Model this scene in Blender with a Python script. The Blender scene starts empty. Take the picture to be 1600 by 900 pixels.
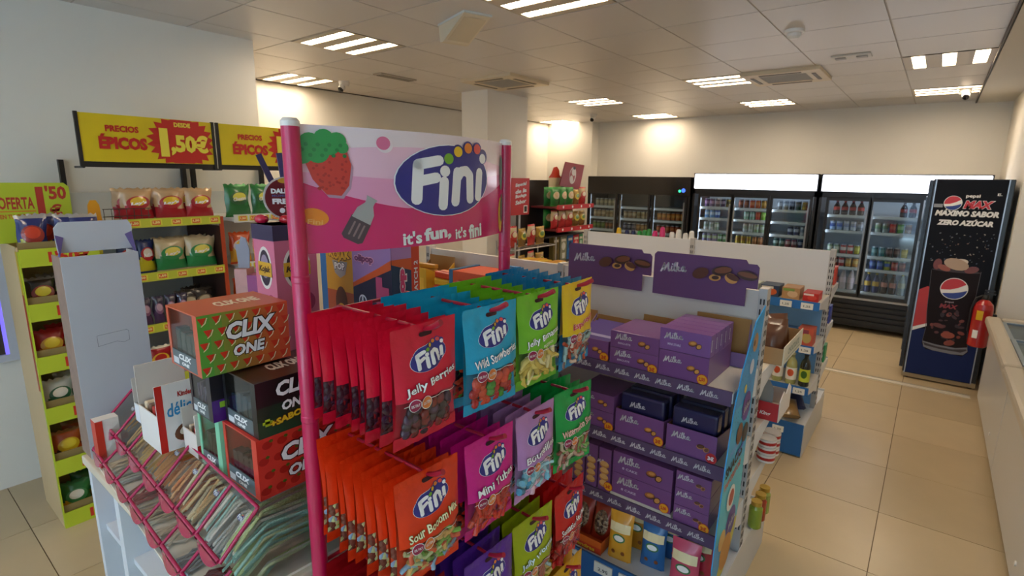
import bpy, math, random
from mathutils import Vector, Matrix
random.seed(7)
SC = bpy.context.scene
COL = SC.collection
R = math.radians

# ---------------------------------------------------------------- camera, sky, daylight, exposure
CAMH = 1.82
def make_camera():
    f, yaw, pit, rol = 831.62, .664803, .2038395, .0134560
    cy, sy, cp, sp = math.cos(yaw), math.sin(yaw), math.cos(pit), math.sin(pit)
    fw = Vector((-sy*cp, cy*cp, -sp)); rt = Vector((cy, sy, 0)); up = rt.cross(fw)
    r2 = rt*math.cos(rol) + up*math.sin(rol); u2 = up*math.cos(rol) - rt*math.sin(rol)
    cam = bpy.data.cameras.new('camera'); o = bpy.data.objects.new('camera', cam); COL.objects.link(o)
    m = Matrix.Identity(4)
    for i in range(3):
        m[i][0], m[i][1], m[i][2] = r2[i], u2[i], -fw[i]
    m[2][3] = CAMH
    o.matrix_world = m
    cam.sensor_width = 36; cam.lens = f*36/1600; cam.clip_start = .02
    cam.dof.use_dof = True; cam.dof.focus_distance = 1.25; cam.dof.aperture_fstop = 9
    SC.camera = o
make_camera()
W = bpy.data.worlds.new('world'); SC.world = W; W.use_nodes = True
W.node_tree.nodes['Background'].inputs[0].default_value = (.50, .68, 1, 1)
W.node_tree.nodes['Background'].inputs[1].default_value = .7
def daylight(loc, rot, sx, sy, power, col):
    l = bpy.data.lights.new('window_daylight', 'AREA'); l.shape = 'RECTANGLE'; l.size = sx; l.size_y = sy
    l.energy = power; l.color = col
    o = bpy.data.objects.new('window_daylight', l); COL.objects.link(o); o.location = loc; o.rotation_euler = rot
daylight((-.375, -2.45, 1.45), (R(90), 0, R(180)), 2.2, 2.1, 400, (.52, .77, 1))     # shop window behind the camera
VS = SC.view_settings
VS.view_transform = 'Standard'; VS.look = 'None'; VS.exposure = 0.72; VS.gamma = 1; VS.use_curve_mapping = False

# ---------------------------------------------------------------- materials
def lin(h):
    h = h.lstrip('#'); out = []
    for i in (0, 2, 4):
        c = int(h[i:i+2], 16)/255
        out.append(c/12.92 if c <= .04045 else ((c+.055)/1.055)**2.4)
    return (*out, 1)
_M = {}
def m(h, rough=.5, metal=0, coat=0, noise=0, scale=8, bump=0, emit=0, spec=.5):
    k = (h, rough, metal, coat, noise, scale, bump, emit, spec)
    if k in _M: return _M[k]
    mt = bpy.data.materials.new('mat_'+h.lstrip('#')); mt.use_nodes = True
    nt = mt.node_tree; b = nt.nodes['Principled BSDF']
    b.inputs['Base Color'].default_value = lin(h); b.inputs['Roughness'].default_value = rough
    b.inputs['Metallic'].default_value = metal; b.inputs['Coat Weight'].default_value = coat
    b.inputs['Coat Roughness'].default_value = .08; b.inputs['Specular IOR Level'].default_value = spec
    if emit:
        b.inputs['Emission Color'].default_value = lin(h); b.inputs['Emission Strength'].default_value = emit
    if noise or bump:
        tc = nt.nodes.new('ShaderNodeTexCoord'); n = nt.nodes.new('ShaderNodeTexNoise')
        n.inputs['Scale'].default_value = scale; n.inputs['Detail'].default_value = 4
        nt.links.new(tc.outputs['Object'], n.inputs['Vector'])
        if noise:
            mx = nt.nodes.new('ShaderNodeMix'); mx.data_type = 'RGBA'
            c = lin(h)
            mx.inputs[6].default_value = tuple(max(0, x*(1-noise)) for x in c[:3])+(1,)
            mx.inputs[7].default_value = tuple(min(1, x*(1+noise)) for x in c[:3])+(1,)
            nt.links.new(n.outputs['Fac'], mx.inputs[0]); nt.links.new(mx.outputs[2], b.inputs['Base Color'])
        if bump:
            bp = nt.nodes.new('ShaderNodeBump'); bp.inputs['Strength'].default_value = bump; bp.inputs['Distance'].default_value = .004
            nt.links.new(n.outputs['Fac'], bp.inputs['Height']); nt.links.new(bp.outputs['Normal'], b.inputs['Normal'])
    _M[k] = mt
    return mt
def clear(key, tint='#ffffff', fac=.1, rough=.04):
    """thin clear sheet: mostly see-through with a gloss"""
    if key in _M: return _M[key]
    mt = bpy.data.materials.new(key); mt.use_nodes = True; nt = mt.node_tree; nt.nodes.clear()
    o = nt.nodes.new('ShaderNodeOutputMaterial'); t = nt.nodes.new('ShaderNodeBsdfTransparent'); g = nt.nodes.new('ShaderNodeBsdfGlossy')
    mx = nt.nodes.new('ShaderNodeMixShader'); fr = nt.nodes.new('ShaderNodeLayerWeight'); pw = nt.nodes.new('ShaderNodeMath'); ad = nt.nodes.new('ShaderNodeMath')
    fr.inputs[0].default_value = .5; pw.operation = 'POWER'; pw.inputs[1].default_value = 4; ad.operation = 'MULTIPLY_ADD'; ad.inputs[1].default_value = .5; ad.inputs[2].default_value = fac
    t.inputs[0].default_value = lin(tint); g.inputs['Roughness'].default_value = rough
    nt.links.new(fr.outputs['Facing'], pw.inputs[0]); nt.links.new(pw.outputs[0], ad.inputs[0]); nt.links.new(ad.outputs[0], mx.inputs[0])
    nt.links.new(t.outputs[0], mx.inputs[1]); nt.links.new(g.outputs[0], mx.inputs[2]); nt.links.new(mx.outputs[0], o.inputs[0])
    _M[key] = mt
    return mt
def mix(key, cols, scale=60, rough=.25, kind='VORONOI', coat=.3):
    """many small coloured sweets or goods too small to tell apart: one cell, one colour"""
    if key in _M: return _M[key]
    mt = bpy.data.materials.new(key); mt.use_nodes = True; nt = mt.node_tree; b = nt.nodes['Principled BSDF']
    tc = nt.nodes.new('ShaderNodeTexCoord'); v = nt.nodes.new('ShaderNodeTexVoronoi'); v.inputs['Scale'].default_value = scale
    sp = nt.nodes.new('ShaderNodeSeparateColor'); r = nt.nodes.new('ShaderNodeValToRGB'); r.color_ramp.interpolation = 'CONSTANT'
    nt.links.new(tc.outputs['Object'], v.inputs['Vector']); nt.links.new(v.outputs['Color'], sp.inputs[0]); nt.links.new(sp.outputs[0], r.inputs[0])
    e = r.color_ramp.elements
    while len(e) < len(cols): e.new(.5)
    for i, c in enumerate(cols): e[i].position = i/len(cols); e[i].color = lin(c)
    bp = nt.nodes.new('ShaderNodeBump'); bp.inputs['Strength'].default_value = .6; bp.inputs['Distance'].default_value = .006; bp.invert = True
    nt.links.new(v.outputs['Distance'], bp.inputs['Height']); nt.links.new(bp.outputs['Normal'], b.inputs['Normal'])
    nt.links.new(r.outputs[0], b.inputs['Base Color']); b.inputs['Roughness'].default_value = rough; b.inputs['Coat Weight'].default_value = coat
    _M[key] = mt
    return mt

# ---------------------------------------------------------------- mesh building
class MB:
    def __init__(s): s.v = []; s.f = []; s.k = []; s.sm = []; s.mats = []
    def mi(s, mt):
        if mt not in s.mats: s.mats.append(mt)
        return s.mats.index(mt)
    def add(s, vs, fs, mt, smooth=False):
        o = len(s.v); s.v += [tuple(p) for p in vs]; k = s.mi(mt)
        for f in fs: s.f.append([i+o for i in f]); s.k.append(k); s.sm.append(smooth)
        return s
    def b(s, x0, x1, y0, y1, z0, z1, mt, xf=None):
        p = [(x, y, z) for z in (z0, z1) for y in (y0, y1) for x in (x0, x1)]
        if xf is not None: p = [xf @ Vector(q) for q in p]
        return s.add(p, [(0, 2, 3, 1), (4, 5, 7, 6), (0, 1, 5, 4), (2, 6, 7, 3), (0, 4, 6, 2), (1, 3, 7, 5)], mt)
    def prism(s, pts, plane, d0, d1, mt, smooth=False):
        n = len(pts)
        def P(a, c, d): return {'xz': (a, d, c), 'yz': (d, a, c), 'xy': (a, c, d)}[plane]
        vs = [P(a, c, d0) for a, c in pts]+[P(a, c, d1) for a, c in pts]
        s.add(vs, [list(range(n)), list(range(2*n-1, n-1, -1))], mt)
        return s.add(vs, [[i, n+i, n+(i+1) % n, (i+1) % n] for i in range(n)], mt, smooth)
    def tube(s, path, r, mt, n=8, caps=True):
        path = [Vector(p) for p in path]; rs = r if isinstance(r, (list, tuple)) else [r]*len(path)
        vs = []; ref = None
        for i, p in enumerate(path):
            t = (path[min(i+1, len(path)-1)]-path[max(i-1, 0)]).normalized()
            if ref is None: ref = t.orthogonal().normalized()
            a = (ref-t*ref.dot(t)).normalized(); ref = a; b = t.cross(a)
            vs += [p+(a*math.cos(2*math.pi*j/n)+b*math.sin(2*math.pi*j/n))*rs[i] for j in range(n)]
        L = len(path)
        s.add(vs, [[i*n+j, i*n+(j+1) % n, (i+1)*n+(j+1) % n, (i+1)*n+j] for i in range(L-1) for j in range(n)], mt, True)
        if caps: s.add(vs[:n], [list(range(n))[::-1]], mt); s.add(vs[-n:], [list(range(n))], mt)
        return s
    def lathe(s, prof, mts, n=16, c=(0, 0, 0), closed=True):
        """prof: (r, z) from bottom to top; mts: one material or one for each segment"""
        for i in range(len(prof)-1):
            (r0, z0), (r1, z1) = prof[i], prof[i+1]
            mt = mts[min(i, len(mts)-1)] if isinstance(mts, list) else mts
            vs = [(c[0]+r*math.cos(2*math.pi*j/n), c[1]+r*math.sin(2*math.pi*j/n), c[2]+z) for r, z in ((r0, z0), (r1, z1)) for j in range(n)]
            s.add(vs, [[j, (j+1) % n, n+(j+1) % n, n+j] for j in range(n)], mt, True)
        if closed:
            for k, (r, z) in ((0, prof[0]), (1, prof[-1])):
                if r > 1e-5:
                    vs = [(c[0]+r*math.cos(2*math.pi*j/n), c[1]+r*math.sin(2*math.pi*j/n), c[2]+z) for j in range(n)]
                    mt = (mts[-1] if k else mts[0]) if isinstance(mts, list) else mts
                    s.add(vs, [list(range(n)) if k else list(range(n))[::-1]], mt)
        return s
    def grid(s, fn, nu, nv, mt, smooth=True, flip=False):
        vs = [fn(i/nu, j/nv) for j in range(nv+1) for i in range(nu+1)]
        for j in range(nv):
            for i in range(nu):
                q = [j*(nu+1)+i, j*(nu+1)+i+1, (j+1)*(nu+1)+i+1, (j+1)*(nu+1)+i]
                mm = mt((i+.5)/nu, (j+.5)/nv) if callable(mt) else mt
                if mm is None: continue
                s.f.append([len(s.v)+x for x in (q[::-1] if flip else q)]); s.k.append(s.mi(mm)); s.sm.append(smooth)
        s.v += [tuple(p) for p in vs]
        return s
    def ball(s, c, r, mt, nu=8, nv=5):
        c = Vector(c); rx, ry, rz = r if isinstance(r, (tuple, list)) else (r, r, r)
        return s.grid(lambda u, v: (c.x+rx*math.cos(2*math.pi*u)*math.sin(math.pi*v), c.y+ry*math.sin(2*math.pi*u)*math.sin(math.pi*v), c.z-rz*math.cos(math.pi*v)), nu, nv, mt)
    def mesh(s, name):
        me = bpy.data.meshes.new(name); me.from_pydata(s.v, [], s.f)
        for mt in s.mats: me.materials.append(mt)
        me.polygons.foreach_set('material_index', s.k); me.polygons.foreach_set('use_smooth', s.sm)
        me.update()
        return me
    def obj(s, name, parent=None, loc=(0, 0, 0), rot=(0, 0, 0), bevel=0):
        return link(name, s.mesh(name), parent, loc, rot, bevel)
def link(name, me, parent=None, loc=(0, 0, 0), rot=(0, 0, 0), bevel=0):
    o = bpy.data.objects.new(name, me); COL.objects.link(o); o.parent = parent
    o.location = loc; o.rotation_euler = rot if isinstance(rot, (tuple, list)) else (0, 0, rot)
    if bevel:
        b = o.modifiers.new('bevel', 'BEVEL'); b.width = bevel; b.segments = 2; b.limit_method = 'ANGLE'
    return o
def tag(o, label, cat, group=None):
    o['label'] = label; o['category'] = cat
    if group: o['group'] = group
    return o
def thing(name, label, cat, loc=(0, 0, 0), rz=0, group=None):
    o = link(name, None, None, loc, (0, 0, rz)); o.empty_display_size = .05
    return tag(o, label, cat, group)
def struct(o):
    o['kind'] = 'structure'; return o
def dup(root, loc, rot, label=None, group=None):
    r = root.copy(); COL.objects.link(r); r.location = loc; r.rotation_euler = rot if isinstance(rot, (tuple, list)) else (0, 0, rot)
    if label: r['label'] = label
    if group: r['group'] = group
    for ch in list(root.children):
        c = ch.copy(); COL.objects.link(c); c.parent = r
        for g in list(ch.children):
            d = g.copy(); COL.objects.link(d); d.parent = c
    return r
def words(k):
    t = ['', 'first', 'second', 'third', 'fourth', 'fifth', 'sixth', 'seventh', 'eighth', 'ninth', 'tenth', 'eleventh', 'twelfth', 'thirteenth', 'fourteenth', 'fifteenth', 'sixteenth', 'seventeenth', 'eighteenth', 'nineteenth', 'twentieth']
    return t[k] if k < 21 else 'twenty-'+t[k-20]
ORD = ['first', 'second', 'third', 'fourth', 'fifth', 'sixth', 'seventh', 'eighth', 'ninth', 'tenth', 'eleventh', 'twelfth']

# ---------------------------------------------------------------- flat print (lettering, logos, pictures)
_T = {}
def glyphs(s, bold=0., shear=0.):
    k = (s, bold, shear)
    if k not in _T:
        c = bpy.data.curves.new('lettering', 'FONT'); c.body = s; c.offset = bold; c.shear = shear; c.resolution_u = 2; c.fill_mode = 'FRONT'
        o = bpy.data.objects.new('lettering', c)
        me = bpy.data.meshes.new_from_object(o)
        vs = [(v.co.x, v.co.y) for v in me.vertices]; fs = [list(p.vertices) for p in me.polygons]
        bpy.data.meshes.remove(me); bpy.data.objects.remove(o); bpy.data.curves.remove(c)
        xs = [a for a, _ in vs] or [0]; zs = [b for _, b in vs] or [0]
        _T[k] = (vs, fs, min(xs), max(xs), min(zs), max(zs))
    return _T[k]
class Print:
    """2-D artwork in (x, z); layers lie a hair above each other"""
    def __init__(s): s.it = []
    def poly(s, pts, mt, l=0): s.it.append((list(pts), [list(range(len(pts)))], mt, l)); return s
    def rect(s, x0, z0, x1, z1, mt, l=0, nx=1, nz=1):
        pts = [(x0+(x1-x0)*i/nx, z0+(z1-z0)*j/nz) for j in range(nz+1) for i in range(nx+1)]
        s.it.append((pts, [[j*(nx+1)+i, j*(nx+1)+i+1, (j+1)*(nx+1)+i+1, (j+1)*(nx+1)+i] for j in range(nz) for i in range(nx)], mt, l)); return s
    def ell(s, cx, cz, rx, rz, mt, l=0, n=24, rot=0, rings=1, a0=0, a1=360):
        ca, sa = math.cos(rot), math.sin(rot); pts = [(cx, cz)]; full = a1-a0 >= 360
        k = n if full else n+1
        for r in range(1, rings+1):
            for i in range(k):
                t = R(a0+(a1-a0)*i/n); a, b = rx*math.cos(t)*r/rings, rz*math.sin(t)*r/rings
                pts.append((cx+a*ca-b*sa, cz+a*sa+b*ca))
        fs = []
        for i in range(n):
            j = (i+1) % k
            fs.append([0, 1+i, 1+j])
            for r in range(rings-1): fs.append([1+r*k+i, 1+(r+1)*k+i, 1+(r+1)*k+j, 1+r*k+j])
        s.it.append((pts, fs, mt, l)); return s
    def stroke(s, pts, w, mt, l=0, n=10, sub=0):
        if sub:
            q = [pts[0]]
            for a, b in zip(pts, pts[1:]): q += [(a[0]+(b[0]-a[0])*i/sub, a[1]+(b[1]-a[1])*i/sub) for i in range(1, sub+1)]
            pts = q
        for a, b in zip(pts, pts[1:]):
            dx, dz = b[0]-a[0], b[1]-a[1]; L = math.hypot(dx, dz) or 1; nx, nz = -dz/L*w/2, dx/L*w/2
            s.it.append(([(a[0]-nx, a[1]-nz), (b[0]-nx, b[1]-nz), (b[0]+nx, b[1]+nz), (a[0]+nx, a[1]+nz)], [[0, 1, 2, 3]], mt, l))
        for p in pts: s.ell(p[0], p[1], w/2, w/2, mt, l, n)
        return s
    def text(s, t, cx, cz, w, h, mt, l=0, rot=0, bold=.02, shear=0, arc=0, edge=None, ew=.03):
        if edge is not None: s._t(t, cx, cz, w, h, edge, l, rot, bold+ew, shear, arc, bold); l += 1
        return s._t(t, cx, cz, w, h, mt, l, rot, bold, shear, arc, bold)
    def _t(s, t, cx, cz, w, h, mt, l, rot, bold, shear, arc, ref):
        vs, fs, *_ = glyphs(t, bold, shear); _, _, x0, x1, z0, z1 = glyphs(t, ref, shear)
        if not vs: return s
        sx = w/(x1-x0); sz = (h/(z1-z0)) if h else sx; ca, sa = math.cos(rot), math.sin(rot); pts = []
        for x, z in vs:
            a, b = (x-(x0+x1)/2)*sx, (z-(z0+z1)/2)*sz; b += arc*(1-(2*a/w)**2)*w
            pts.append((cx+a*ca-b*sa, cz+a*sa+b*ca))
        s.it.append((pts, fs, mt, l)); return s
    def art(s, other, cx, cz, k, rot=0, l=0):
        ca, sa = math.cos(rot)*k, math.sin(rot)*k
        for pts, fs, mt, ll in other.it: s.it.append(([(cx+x*ca-z*sa, cz+x*sa+z*ca) for x, z in pts], fs, mt, l+ll))
        return s
    def mb(s, mp):
        M = MB()
        for pts, fs, mt, l in s.it: M.add([mp(x, z, l) for x, z in pts], fs, mt)
        return M
    def obj(s, name, parent, mp, label=None):
        o = s.mb(mp).obj(name, parent)
        if label: o['label'] = label
        return o
EPS = .0005
def front(y): return lambda x, z, l: (x, y-EPS*(l+1), z)
def right(x0): return lambda u, z, l: (x0+EPS*(l+1), u, z)
def left(x0): return lambda u, z, l: (x0-EPS*(l+1), -u, z)
def top(z0): return lambda u, v, l: (u, v, z0+EPS*(l+1))

WHITE = m('#f2f2f0', .45); INK = m('#1b1b1f', .5)
# the oval sweet-maker's logo
def oval_logo(sub=1, rings=1):
    p = Print(); blue = m('#2c2a86', .35, coat=.3); w = m('#f7f7f7', .35, coat=.3)
    p.ell(0, 0, 1.02, .66, w, 0, 32, .06, rings)
    for x, z, c in ((-.04, .40, '#79b92e'), (.17, .54, '#f2c81e'), (.42, .62, '#ee8a2a'), (.67, .62, '#e2504a')):
        p.ell(x, z, .135, .135, blue, 1, 16); p.ell(x, z, .10, .10, m(c, .35, coat=.3), 3, 16)
    p.ell(.84, .48, .15, .15, blue, 1, 16)
    p.ell(0, 0, 1, .645, blue, 1, 32, .06, rings)
    S = lambda q, wd=.19: p.stroke(q, wd, w, 2, 10, sub)
    S([(-.66, -.34), (-.62, .28)]); S([(-.62, .28), (-.24, .36)]); S([(-.64, -.02), (-.3, .05)])
    S([(-.17, -.46), (-.14, -.02)]); p.ell(-.12, .17, .105, .105, w, 2, 14)
    S([(.10, -.40), (.15, .16)]); S([(.14, .04), (.24, .17), (.36, .19), (.46, .1), (.47, -.36)])
    S([(.70, -.32), (.74, .16)]); p.ell(.84, .44, .10, .10, w, 2, 14)
    p.it = [([(x, z*.78) for x, z in pts], fs, mt, l) for pts, fs, mt, l in p.it]
    return p
# the joined-up white chocolate logo
def script_logo(mt):
    p = Print(); S = lambda q, wd=.13: p.stroke(q, wd, mt, 0, 8)
    S([(-1.25, -.38), (-1.05, .0), (-.92, .38), (-.95, .05), (-.92, -.25), (-.72, .12), (-.5, .42), (-.52, .0), (-.46, -.32), (-.34, -.28)], .17)
    S([(-.16, .12), (-.22, -.2), (-.16, -.33), (-.02, -.22)]); p.ell(-.1, .34, .08, .07, mt, 0, 8)
    S([(.05, -.05), (.2, .3), (.22, .5), (.12, .42), (.06, .0), (.08, -.28), (.18, -.32), (.28, -.2)])
    S([(.4, .5), (.32, .0), (.3, -.34)]); S([(.33, -.06), (.5, .1), (.56, .0), (.42, -.08), (.54, -.28), (.66, -.28)])
    S([(1.08, .06), (.94, .14), (.8, .0), (.8, -.24), (.92, -.3), (1.05, -.1), (1.1, .1), (1.04, -.22), (1.14, -.32), (1.26, -.22)])
    return p
OVAL = oval_logo(3, 4); OVALF = oval_logo(1, 1); SCRIPT = script_logo(m('#f4f0f4', .5))

# ================================================================ the room
CZ = 2.77; PX, PY = .58, .607
wallp = m('#e9e6dd', .75, noise=.02, scale=3, bump=.05)
def sbox(name, x0, x1, y0, y1, z0, z1, mt): return struct(MB().b(x0, x1, y0, y1, z0, z1, mt).obj(name))
fl = sbox('floor', -7.2, 1.4, -2.7, 8.6, -.08, -.006, m('#6d5a40', .8))
tile_mats = [m(h, .28, noise=.07, scale=5, spec=.5) for h in ('#c6b28e', '#c2ae8a', '#cab692')]
TX, TY = .575, .602
tme = [MB().b(.002, TX-.002, .002, TY-.002, -.006, 0, t).mesh('floor_tile') for t in tile_mats]
for i in range(-12, 3):
    for j in range(-8, 10):
        x, y = -.02+i*TX, 2.805+j*TY
        if x < -7.2 or x > 1.2 or y > 8.4 or y < -2.3: continue
        link('floor_tile', random.choice(tme), fl, (x, y, 0))
struct(MB().b(-1.6, .46, 5.86, 5.92, 0, .006, m('#d9d2c0', .4)).b(-1.6, .46, 5.92, 5.935, 0, .009, m('#b9b2a2', .3, .6)).obj('trim_1'))
sbox('wall_left', -5.9, -4.05, -2.7, 2.08, 0, CZ, wallp)
sbox('wall_left_recess', -6.0, -5.65, 2.08, 8.6, 0, CZ, wallp)
sbox('wall_back', -5.65, .7, 8.42, 8.6, 0, CZ, wallp)
sbox('wall_corner_pillar', -5.65, -4.74, 8.2, 8.42, 0, CZ, wallp)
sbox('wall_column', -4.42, -4.03, 4.66, 5.4, 0, CZ, wallp)
sbox('wall_right_return', .535, 1.4, 6.05, 8.42, 0, CZ, wallp)
sbox('wall_right', 1.2, 1.4, -2.7, 6.05, 0, CZ, wallp)
wf = MB()
for x0, x1, z0, z1 in ((-4.05, 1.2, 0, .35), (-4.05, 1.2, 2.55, CZ), (-4.05, -3.9, .35, 2.55), (-1.7, -1.5, .35, 2.55), (.75, 1.2, .35, 2.55)):
    wf.b(x0, x1, -2.7, -2.55, z0, z1, wallp)
struct(wf.obj('wall_front'))
for n, (x0, x1) in enumerate(((-3.9, -1.7), (-1.5, .75))):
    g = MB(); fr = m('#8d9196', .35, .8)
    for a in ((x0, x1, .35, .40), (x0, x1, 2.5, 2.55), (x0, x0+.05, .4, 2.5), (x1-.05, x1, .4, 2.5)): g.b(a[0], a[1], -2.66, -2.6, a[2], a[3], fr)
    wo = struct(g.obj('window_%d' % (n+1)))
    MB().b(x0+.05, x1-.05, -2.635, -2.625, .4, 2.5, clear('shop_glass', fac=.02)).obj('pane', wo)
# low hatch in the left wall at the edge of the picture
g = MB(); fr = m('#c9ccd6', .4)
for a in ((-.5, .55, .76, .80), (-.5, .55, 1.42, 1.46), (.51, .55, .80, 1.42)): g.b(-4.05, -4.02, a[0], a[1], a[2], a[3], fr)
wo = struct(g.obj('window_3'))
MB().b(-4.048, -4.04, -.5, .51, .8, 1.42, m('#4a4238', .15, spec=.7)).obj('pane', wo)
MB().b(-4.04, -4.03, .495, .51, .8, 1.42, m('#7a6cff', .4, emit=.6)).obj('glowing_jamb', wo)  # right jamb, its bluish glow put in as emission; not a lamp
for n, a in (('left_recess', (-5.65, -5.635, 2.08, 8.2)), ('back', (-4.74, .53, 8.405, 8.42)), ('right', (1.185, 1.2, -2.5, 6.05))):
    sbox('baseboard_'+n, a[0], a[1], a[2], a[3], 0, .08, m('#b59f7c', .4))
# ceiling: tiles hung in a grid
ce = sbox('ceiling', -6.0, .21, -2.7, 8.6, CZ+.012, CZ+.12, m('#8c8479', .8))
sbox('ceiling_plaster', .21, 1.4, -2.7, 8.6, CZ-.03, CZ+.12, m('#d9d3c6', .7))
struct(MB().b(.2, .215, -2.6, 8.42, CZ-.03, CZ+.012, m('#57524b', .6)).obj('trim_2'))
cme = [MB().b(.005, PX-.005, .005, PY-.005, 0, .012, m(h, .32, noise=.02, scale=2, spec=.45)).mesh('ceiling_tile') for h in ('#d3cec9', '#d0cbc6')]
CX0, CY0 = -.94, 3.46
def cell(x, y): return (math.floor((x-CX0)/PX), math.floor((y-CY0)/PY))
lights = [(-3.73, 2.85), (-5.1, 3.05), (-1.8, 2.7), (-3.6, 5.9), (-5.4, 7.95), (-3.6, 7.8), (-1.82, 5.65), (-1.82, 7.6), (-.09, 7.5), (-.09, 2.75), (-1.8, -.3)]
lcells = {cell(*p) for p in lights}; lcells.add(cell(-.09, 5.6))
acells = {cell(-3.72, 4.1), cell(-1.23, 5.6)}
for i in range(-9, 2):
    for j in range(-10, 9):
        x, y = CX0+i*PX, CY0+j*PY
        if x < -6.0 or x > .2 or y > 8.4 or (i, j) in lcells or (i, j) in acells: continue
        link('ceiling_tile', random.choice(cme), ce, (x, y, CZ))
barm = MB()
for i in range(-8, 3): barm.b(CX0+i*PX-.004, CX0+i*PX+.004, -2.6, 8.4, CZ+.003, CZ+.012, m('#b9b0a4', .5))
for j in range(-9, 9): barm.b(-6, .2, CY0+j*PY-.004, CY0+j*PY+.004, CZ+.003, CZ+.012, m('#b9b0a4', .5))
barm.obj('grid_bars', ce)

TUBE = m('#ffe9cc', .5, emit=19); HOUS = m('#c9bda8', .4); LOUV = m('#f3ead6', .25, .3)
def troffer(i, j, label, along='x'):
    x, y = CX0+(i+.5)*PX, CY0+(j+.5)*PY
    t = thing('ceiling_light', label, 'ceiling light', (x, y, CZ), 0 if along == 'x' else R(90), 'square three-slot ceiling lights')
    h = .286; sl = (-.19, 0, .19); sw = .042
    e = [-h]+[c for s_ in sl for c in (s_-sw, s_+sw)]+[h]
    p = MB()
    for a, b in zip(e[0::2], e[1::2]): p.b(-h, h, a, b, -.002, .008, HOUS)
    for a in (-h, h-.02): p.b(a, a+.02, -h, h, -.0021, .008, HOUS)
    p.obj('panel', t)
    for s_ in sl:
        l = MB().b(-h+.02, h-.02, s_-sw, s_+sw, .006, .010, TUBE).obj('lamp', t)
        q = MB()
        for k in range(7): q.b(-h+.06+k*.075, -h+.064+k*.075, s_-sw, s_+sw, -.002, .006, LOUV)
        q.obj('louver', l)['kind'] = 'stuff'
names = ['ceiling light nearest the wedge speaker, over the snack bays', 'ceiling light farthest left, beside the recessed wall', 'ceiling light cut by the top edge of the picture',
         'ceiling light just right of the white column', 'ceiling light in the far left corner behind the column', 'ceiling light above the dark fridge near a dome camera', 'ceiling light touching the right air vent on its left side',
         'ceiling light above the middle lit fridge', 'wide ceiling light under the far right camera', 'ceiling light above the aisle by the chest freezers', 'ceiling light over the near end of the sweets island']
for p, n in zip(lights, names): troffer(*cell(*p), n)
troffer(*cell(-.09, 5.6), 'ceiling light with three short bright slots above the cola fridge', 'y')
def cassette(i, j, label):
    x, y = CX0+(i+.5)*PX, CY0+(j+.5)*PY
    t = thing('air_vent', label, 'air vent', (x, y, CZ), 0, 'ceiling air cassettes'); w = m('#d8c9ab', .4); g = m('#8f8a80', .6)
    h = .32; f = MB()
    for a in ((-h, h, -h, -.19), (-h, h, .19, h), (-h, -.19, -.19, .19), (.19, h, -.19, .19)): f.b(a[0], a[1], a[2], a[3], -.03, .006, w)
    f.obj('frame', t, bevel=.006)
    for a in range(4):
        MB().b(-.17, .17, -.265, -.235, -.034, -.026, m('#6f675a', .5)).obj('flap', t, rot=(0, 0, R(90*a)))
    gr = MB().b(-.19, .19, -.19, .19, -.014, -.008, g)
    for k in range(14): gr.b(-.19, .19, -.185+k*.0275, -.172+k*.0275, -.026, -.014, m('#a9a499', .5))
    gr.obj('grille', t)
cassette(*cell(-3.72, 4.1), 'square ceiling air vent in front of the white column')
cassette(*cell(-1.23, 5.6), 'square ceiling air vent between two lights over the white shelving')
def dome(x, y, label):
    t = thing('security_camera', label, 'camera', (x, y, CZ), 0, 'small dome cameras')
    MB().lathe([(.055, 0), (.055, -.02), (.045, -.05), (.02, -.06)], m('#e6e2dc', .3), 16).obj('housing', t)
    MB().ball((.01, -.035, -.07), .036, m('#e6e2dc', .3), 12, 8).obj('eyeball', t)
    MB().lathe([(.03, 0), (.026, .014), (.001, .018)], m('#0d0c10', .1), 14).obj('lens', t, (.01, -.05, -.085), (R(115), 0, R(10)))
dome(-4.95, 3.47, 'white dome camera left, below the second ceiling light'); dome(-4.2, 7.27, 'white dome camera near the dark fridge'); dome(.08, 7.35, 'white dome camera at far right over the cola fridge')
def smoke(x, y, label):
    t = thing('smoke_detector', label, 'smoke detector', (x, y, CZ))
    MB().lathe([(.06, 0), (.058, -.018), (.05, -.022)], m('#e8e6e2', .4), 20).obj('base', t)
    MB().lathe([(.042, -.02), (.04, -.04), (.026, -.052), (.001, -.054)], m('#dfdeda', .35), 20).obj('sensor_head', t)
smoke(-.86, 3.99, 'round white smoke detector hanging on the grid line')
t = thing('ceiling_detector', 'flat ceiling fitting with grey slots in front of the air vent', 'detector', (-.66, 5.01, CZ))
MB().b(-.13, .13, -.07, .07, -.012, .0, m('#d5d0c6', .4)).obj('plate', t, bevel=.004)
for k in (-1, 1): MB().b(k*.07-.035, k*.07+.035, -.03, .03, -.02, -.012, m('#a7a39b', .4)).obj('slot_cover', t)
t = thing('ceiling_vent', 'slim grey ceiling vent left of the pink header', 'vent', (-4.3, 3.6, CZ))
MB().b(-.06, .06, -.22, .22, -.012, 0, m('#b3aa9b', .5)).obj('frame', t)
for k in range(3): MB().b(-.035+k*.03, -.023+k*.03, -.2, .2, -.018, -.012, m('#8d877b', .5)).obj('slat', t)
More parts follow.
